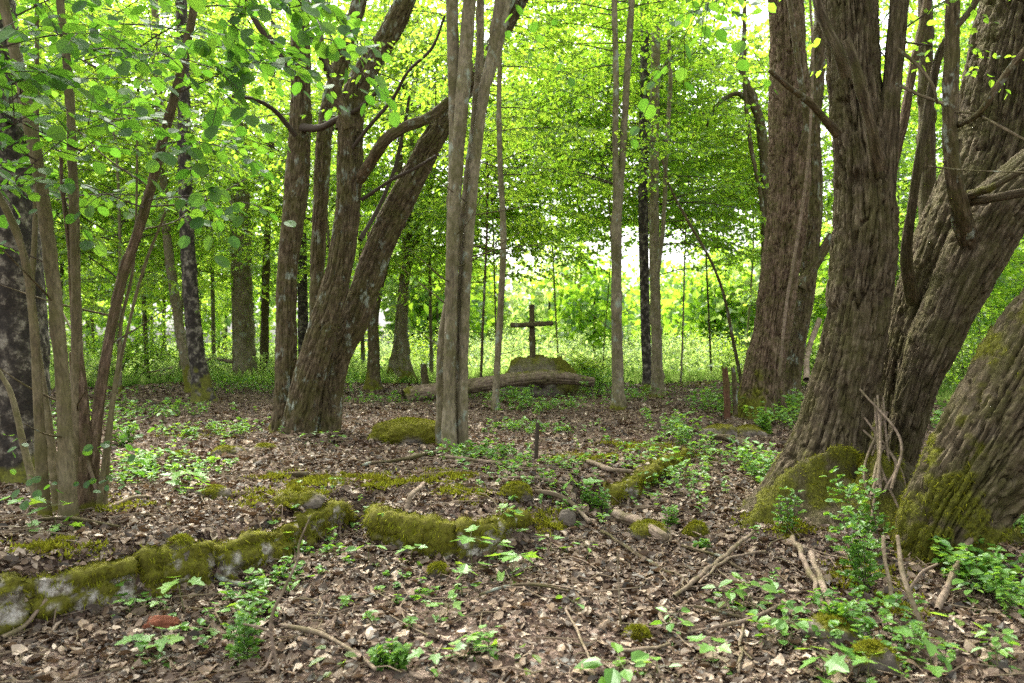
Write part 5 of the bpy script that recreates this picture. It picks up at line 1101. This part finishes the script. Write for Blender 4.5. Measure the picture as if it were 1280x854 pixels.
# ------------------------------------------------------------------ fallen sticks
def stick(label, pts, name='fallen_stick', mat=B_DEAD, kind='smooth', moss=.05, seed=0, twig=None):
    """pts: (px, py, width px, height above ground m)"""
    q = []
    for x, y, w, h in pts:
        p = G(x, y); k = p[1] / FPX; q.append((p[0], p[1], p[2] + w * .4 * k + h + .022, w * .5 * k))
    t = thing(name, label, 'stick', q[0][:3], 'fallen sticks on the forest floor'); q = np.array(q); q2 = catmull(q, max(5, int(np.linalg.norm(q[0, :3] - q[-1, :3]) / .09))); gs = np.random.default_rng(700 + seed); q2[:, :3] += gs.normal(0, .005, (len(q2), 3)) * np.array([1, 1, .6]); q2[:, 3] *= gs.uniform(.8, 1.15, len(q2)); mb = MB(); trunk_mesh(mb, q2, kind, 0, .01, moss, .6, 200 + seed, ground=-9)
    child(mb, 'wood', mat, t, smooth=True, attr=True); return t
for i, (lab, pts, kw) in enumerate([
    ('pale curved stick lying over the edge right of the wall block', [(668, 622, 6, .0), (692, 628, 6, .02), (716, 640, 6, .02), (738, 660, 6, 0)], {}), ('thin pale stick behind the pale curved stick', [(622, 604, 4, 0), (660, 606, 4, .02), (712, 612, 4, .01)], {}),
    ('short thick mossy branch lying on the path', [(772, 655, 15, .01), (800, 668, 16, .01), (832, 684, 14, .01)], dict(moss=.5, kind='furrow')), ('long straight pale stick pointing at the great tree', [(842, 757, 6, .01), (890, 720, 6, .02), (942, 676, 5, .03)], {}),
    ('thin dark stick crossing the path', [(752, 672, 4, .01), (790, 696, 4, .01), (838, 724, 4, .0)], dict(mat=B_LIME)), ('thin stick at the lower end of the path', [(706, 770, 4, 0), (722, 800, 4, .01), (738, 838, 4, 0)], {}),
    ('dark stick running off the bottom left of the path', [(352, 795, 6, .02), (400, 804, 6, .01), (438, 822, 6, 0), (470, 848, 6, 0)], {}), ('short stick in the lower left corner', [(4, 806, 6, .0), (30, 796, 6, .02), (56, 770, 5, .05)], {}),
    ('left of two sticks below the great tree roots', [(990, 690, 6, .06), (1012, 730, 7, .04), (1036, 800, 7, .01)], {}), ('right of two sticks below the great tree roots', [(1014, 712, 7, .06), (1030, 750, 8, .03), (1052, 808, 8, 0)], {}),
    ('bark coloured stick along the terrace behind the wall block', [(452, 588, 5, .01), (500, 582, 5, .02), (556, 570, 5, .02)], dict(mat=B_LIME)), ('thin stick from the smooth stem bundle to the stake', [(556, 578, 4, .02), (610, 584, 4, .01), (655, 590, 3, 0)], {}),
    ('pale stick right of the hazel foot', [(134, 642, 5, .0), (165, 632, 5, .02), (190, 626, 4, 0)], {}), ('dark root like stick at the hazel foot', [(55, 656, 5, .0), (100, 660, 5, .02), (148, 666, 4, 0)], dict(mat=B_LIME)),
    ('short dark stick left of the terrace centre', [(334, 597, 6, .0), (360, 600, 6, .0), (386, 598, 6, 0)], dict(mat=B_LIME)), ('thin stick along the right of the path', [(868, 770, 4, .02), (930, 778, 4, .0), (1002, 792, 4, .0)], dict(mat=B_LIME)),
    ('thin pale stick at the bottom edge right of the path', [(928, 788, 4, .0), (926, 815, 4, .0), (924, 850, 4, 0)], {}), ('pale twig on the ledge of the raised path', [(735, 585, 6, .02), (765, 596, 6, .02), (790, 600, 5, .03)], {}),
    ('curved stick left of the dark crevice', [(500, 668, 6, .0), (515, 640, 6, .07), (530, 625, 5, .08)], {}), ('dark branch lying at the wall foot', [(268, 728, 7, .0), (300, 738, 7, .0), (345, 742, 6, 0)], dict(mat=B_LIME)),
    ('fork of branch under the reddish tree', [(890, 555, 9, .05), (925, 565, 10, .06), (965, 590, 9, .04)], dict(moss=.5, mat=B_LIME)), ('long thin stick left of the great tree roots', [(872, 742, 4, .02), (910, 712, 4, .03), (958, 700, 4, .02)], {}), ('thin grey stick below the bushy round leaved plant', [(858, 800, 4, .01), (920, 790, 4, .02), (985, 768, 4, .03)], {}),
    ('dark thin stick between the mossy branch and the great tree', [(852, 690, 4, .01), (885, 700, 4, .02), (930, 722, 4, .01)], dict(mat=B_LIME)), ('pale short stick under the tiny mossy stone', [(770, 822, 4, .01), (800, 826, 5, .02), (836, 818, 4, .01)], {}),
    ('thin stick across the lower middle of the path', [(600, 752, 4, .01), (650, 742, 4, .02), (712, 748, 3, .01)], dict(mat=B_LIME)), ('stick leaning against the leaning trunk', [(1172, 770, 8, .0), (1200, 730, 8, .10), (1226, 712, 7, .28)], {})]):
    stick(lab, pts, seed=i, **kw)
def standing(label, base, pts, name='bare_shoot', mat=B_DEAD, seed=0, fork=None):
    b = G(*base); q = [np.append(b - [0, 0, .05], 2.6 * b[1] / FPX)]
    for x, y, w, dd in pts: q.append(np.append(P(x, y, b[1] + dd), w * .5 * b[1] / FPX))
    t = thing(name, label, 'stick', b); mb = MB(); trunk_mesh(mb, np.array(q), 'smooth', 0, .01, 0, .5, 300 + seed, ground=-9); child(mb, 'stem', mat, t, smooth=True, attr=True)
    for k, f in enumerate(fork or []):
        mb = MB(); trunk_mesh(mb, np.array([np.append(P(x, y, b[1] + dd), w * .5 * b[1] / FPX) for x, y, w, dd in f]), 'smooth', 0, .01, 0, .5, 320 + k, ground=-9); child(mb, 'twig', mat, t, smooth=True, attr=True)
standing('bare bent grey shoot standing before the long wall', (352, 846), [(340, 800, 4.5, .02), (340, 770, 4.5, .03), (356, 735, 4, .05), (372, 700, 3.5, .08), (374, 680, 3, .1), (386, 650, 2, .12)], fork=[[(341, 792, 3, .02), (322, 784, 3, .0), (304, 780, 2.5, -.02)], [(342, 812, 3, .02), (330, 836, 3, -.05), (310, 842, 2.5, -.1)]])
standing('thin bare twig standing on the path', (776, 790), [(775, 760, 3, 0), (773, 725, 2.5, .05), (772, 690, 2, .1)], seed=2)
standing('dry pale cane leaning below the fork of the great tree', (1166, 806), [(1140, 750, 6, .1), (1128, 715, 6, .2), (1122, 670, 5, .35)], seed=3)
standing('second dry cane left of the leaning one', (1118, 770), [(1112, 730, 5, .1), (1106, 700, 5, .2), (1104, 670, 4, .3)], seed=4)
standing('grey cane crossing in front of the leaning trunk', (1128, 745), [(1150, 718, 4, .0), (1172, 705, 3, -.05)], seed=5, name='dry_cane')
# brushwood at the back left
for i, (lab, pts) in enumerate([('thick log of the brushwood pile behind the slim leaning tree', [(172, 472, 7, .25), (205, 468, 7, .35), (238, 468, 7, .35)]), ('lower log of the brushwood pile', [(186, 480, 5, .12), (225, 476, 5, .15), (268, 474, 5, .3)]),
                                ('arched branch between the brushwood and the grey tree', [(244, 478, 4, .2), (262, 474, 4, .55), (292, 474, 4, .45)]), ('pale stick on the brushwood pile', [(180, 478, 3, .2), (210, 476, 3, .3), (238, 472, 3, .55)])]):
    stick(lab, pts, 'brushwood_log', seed=60 + i)
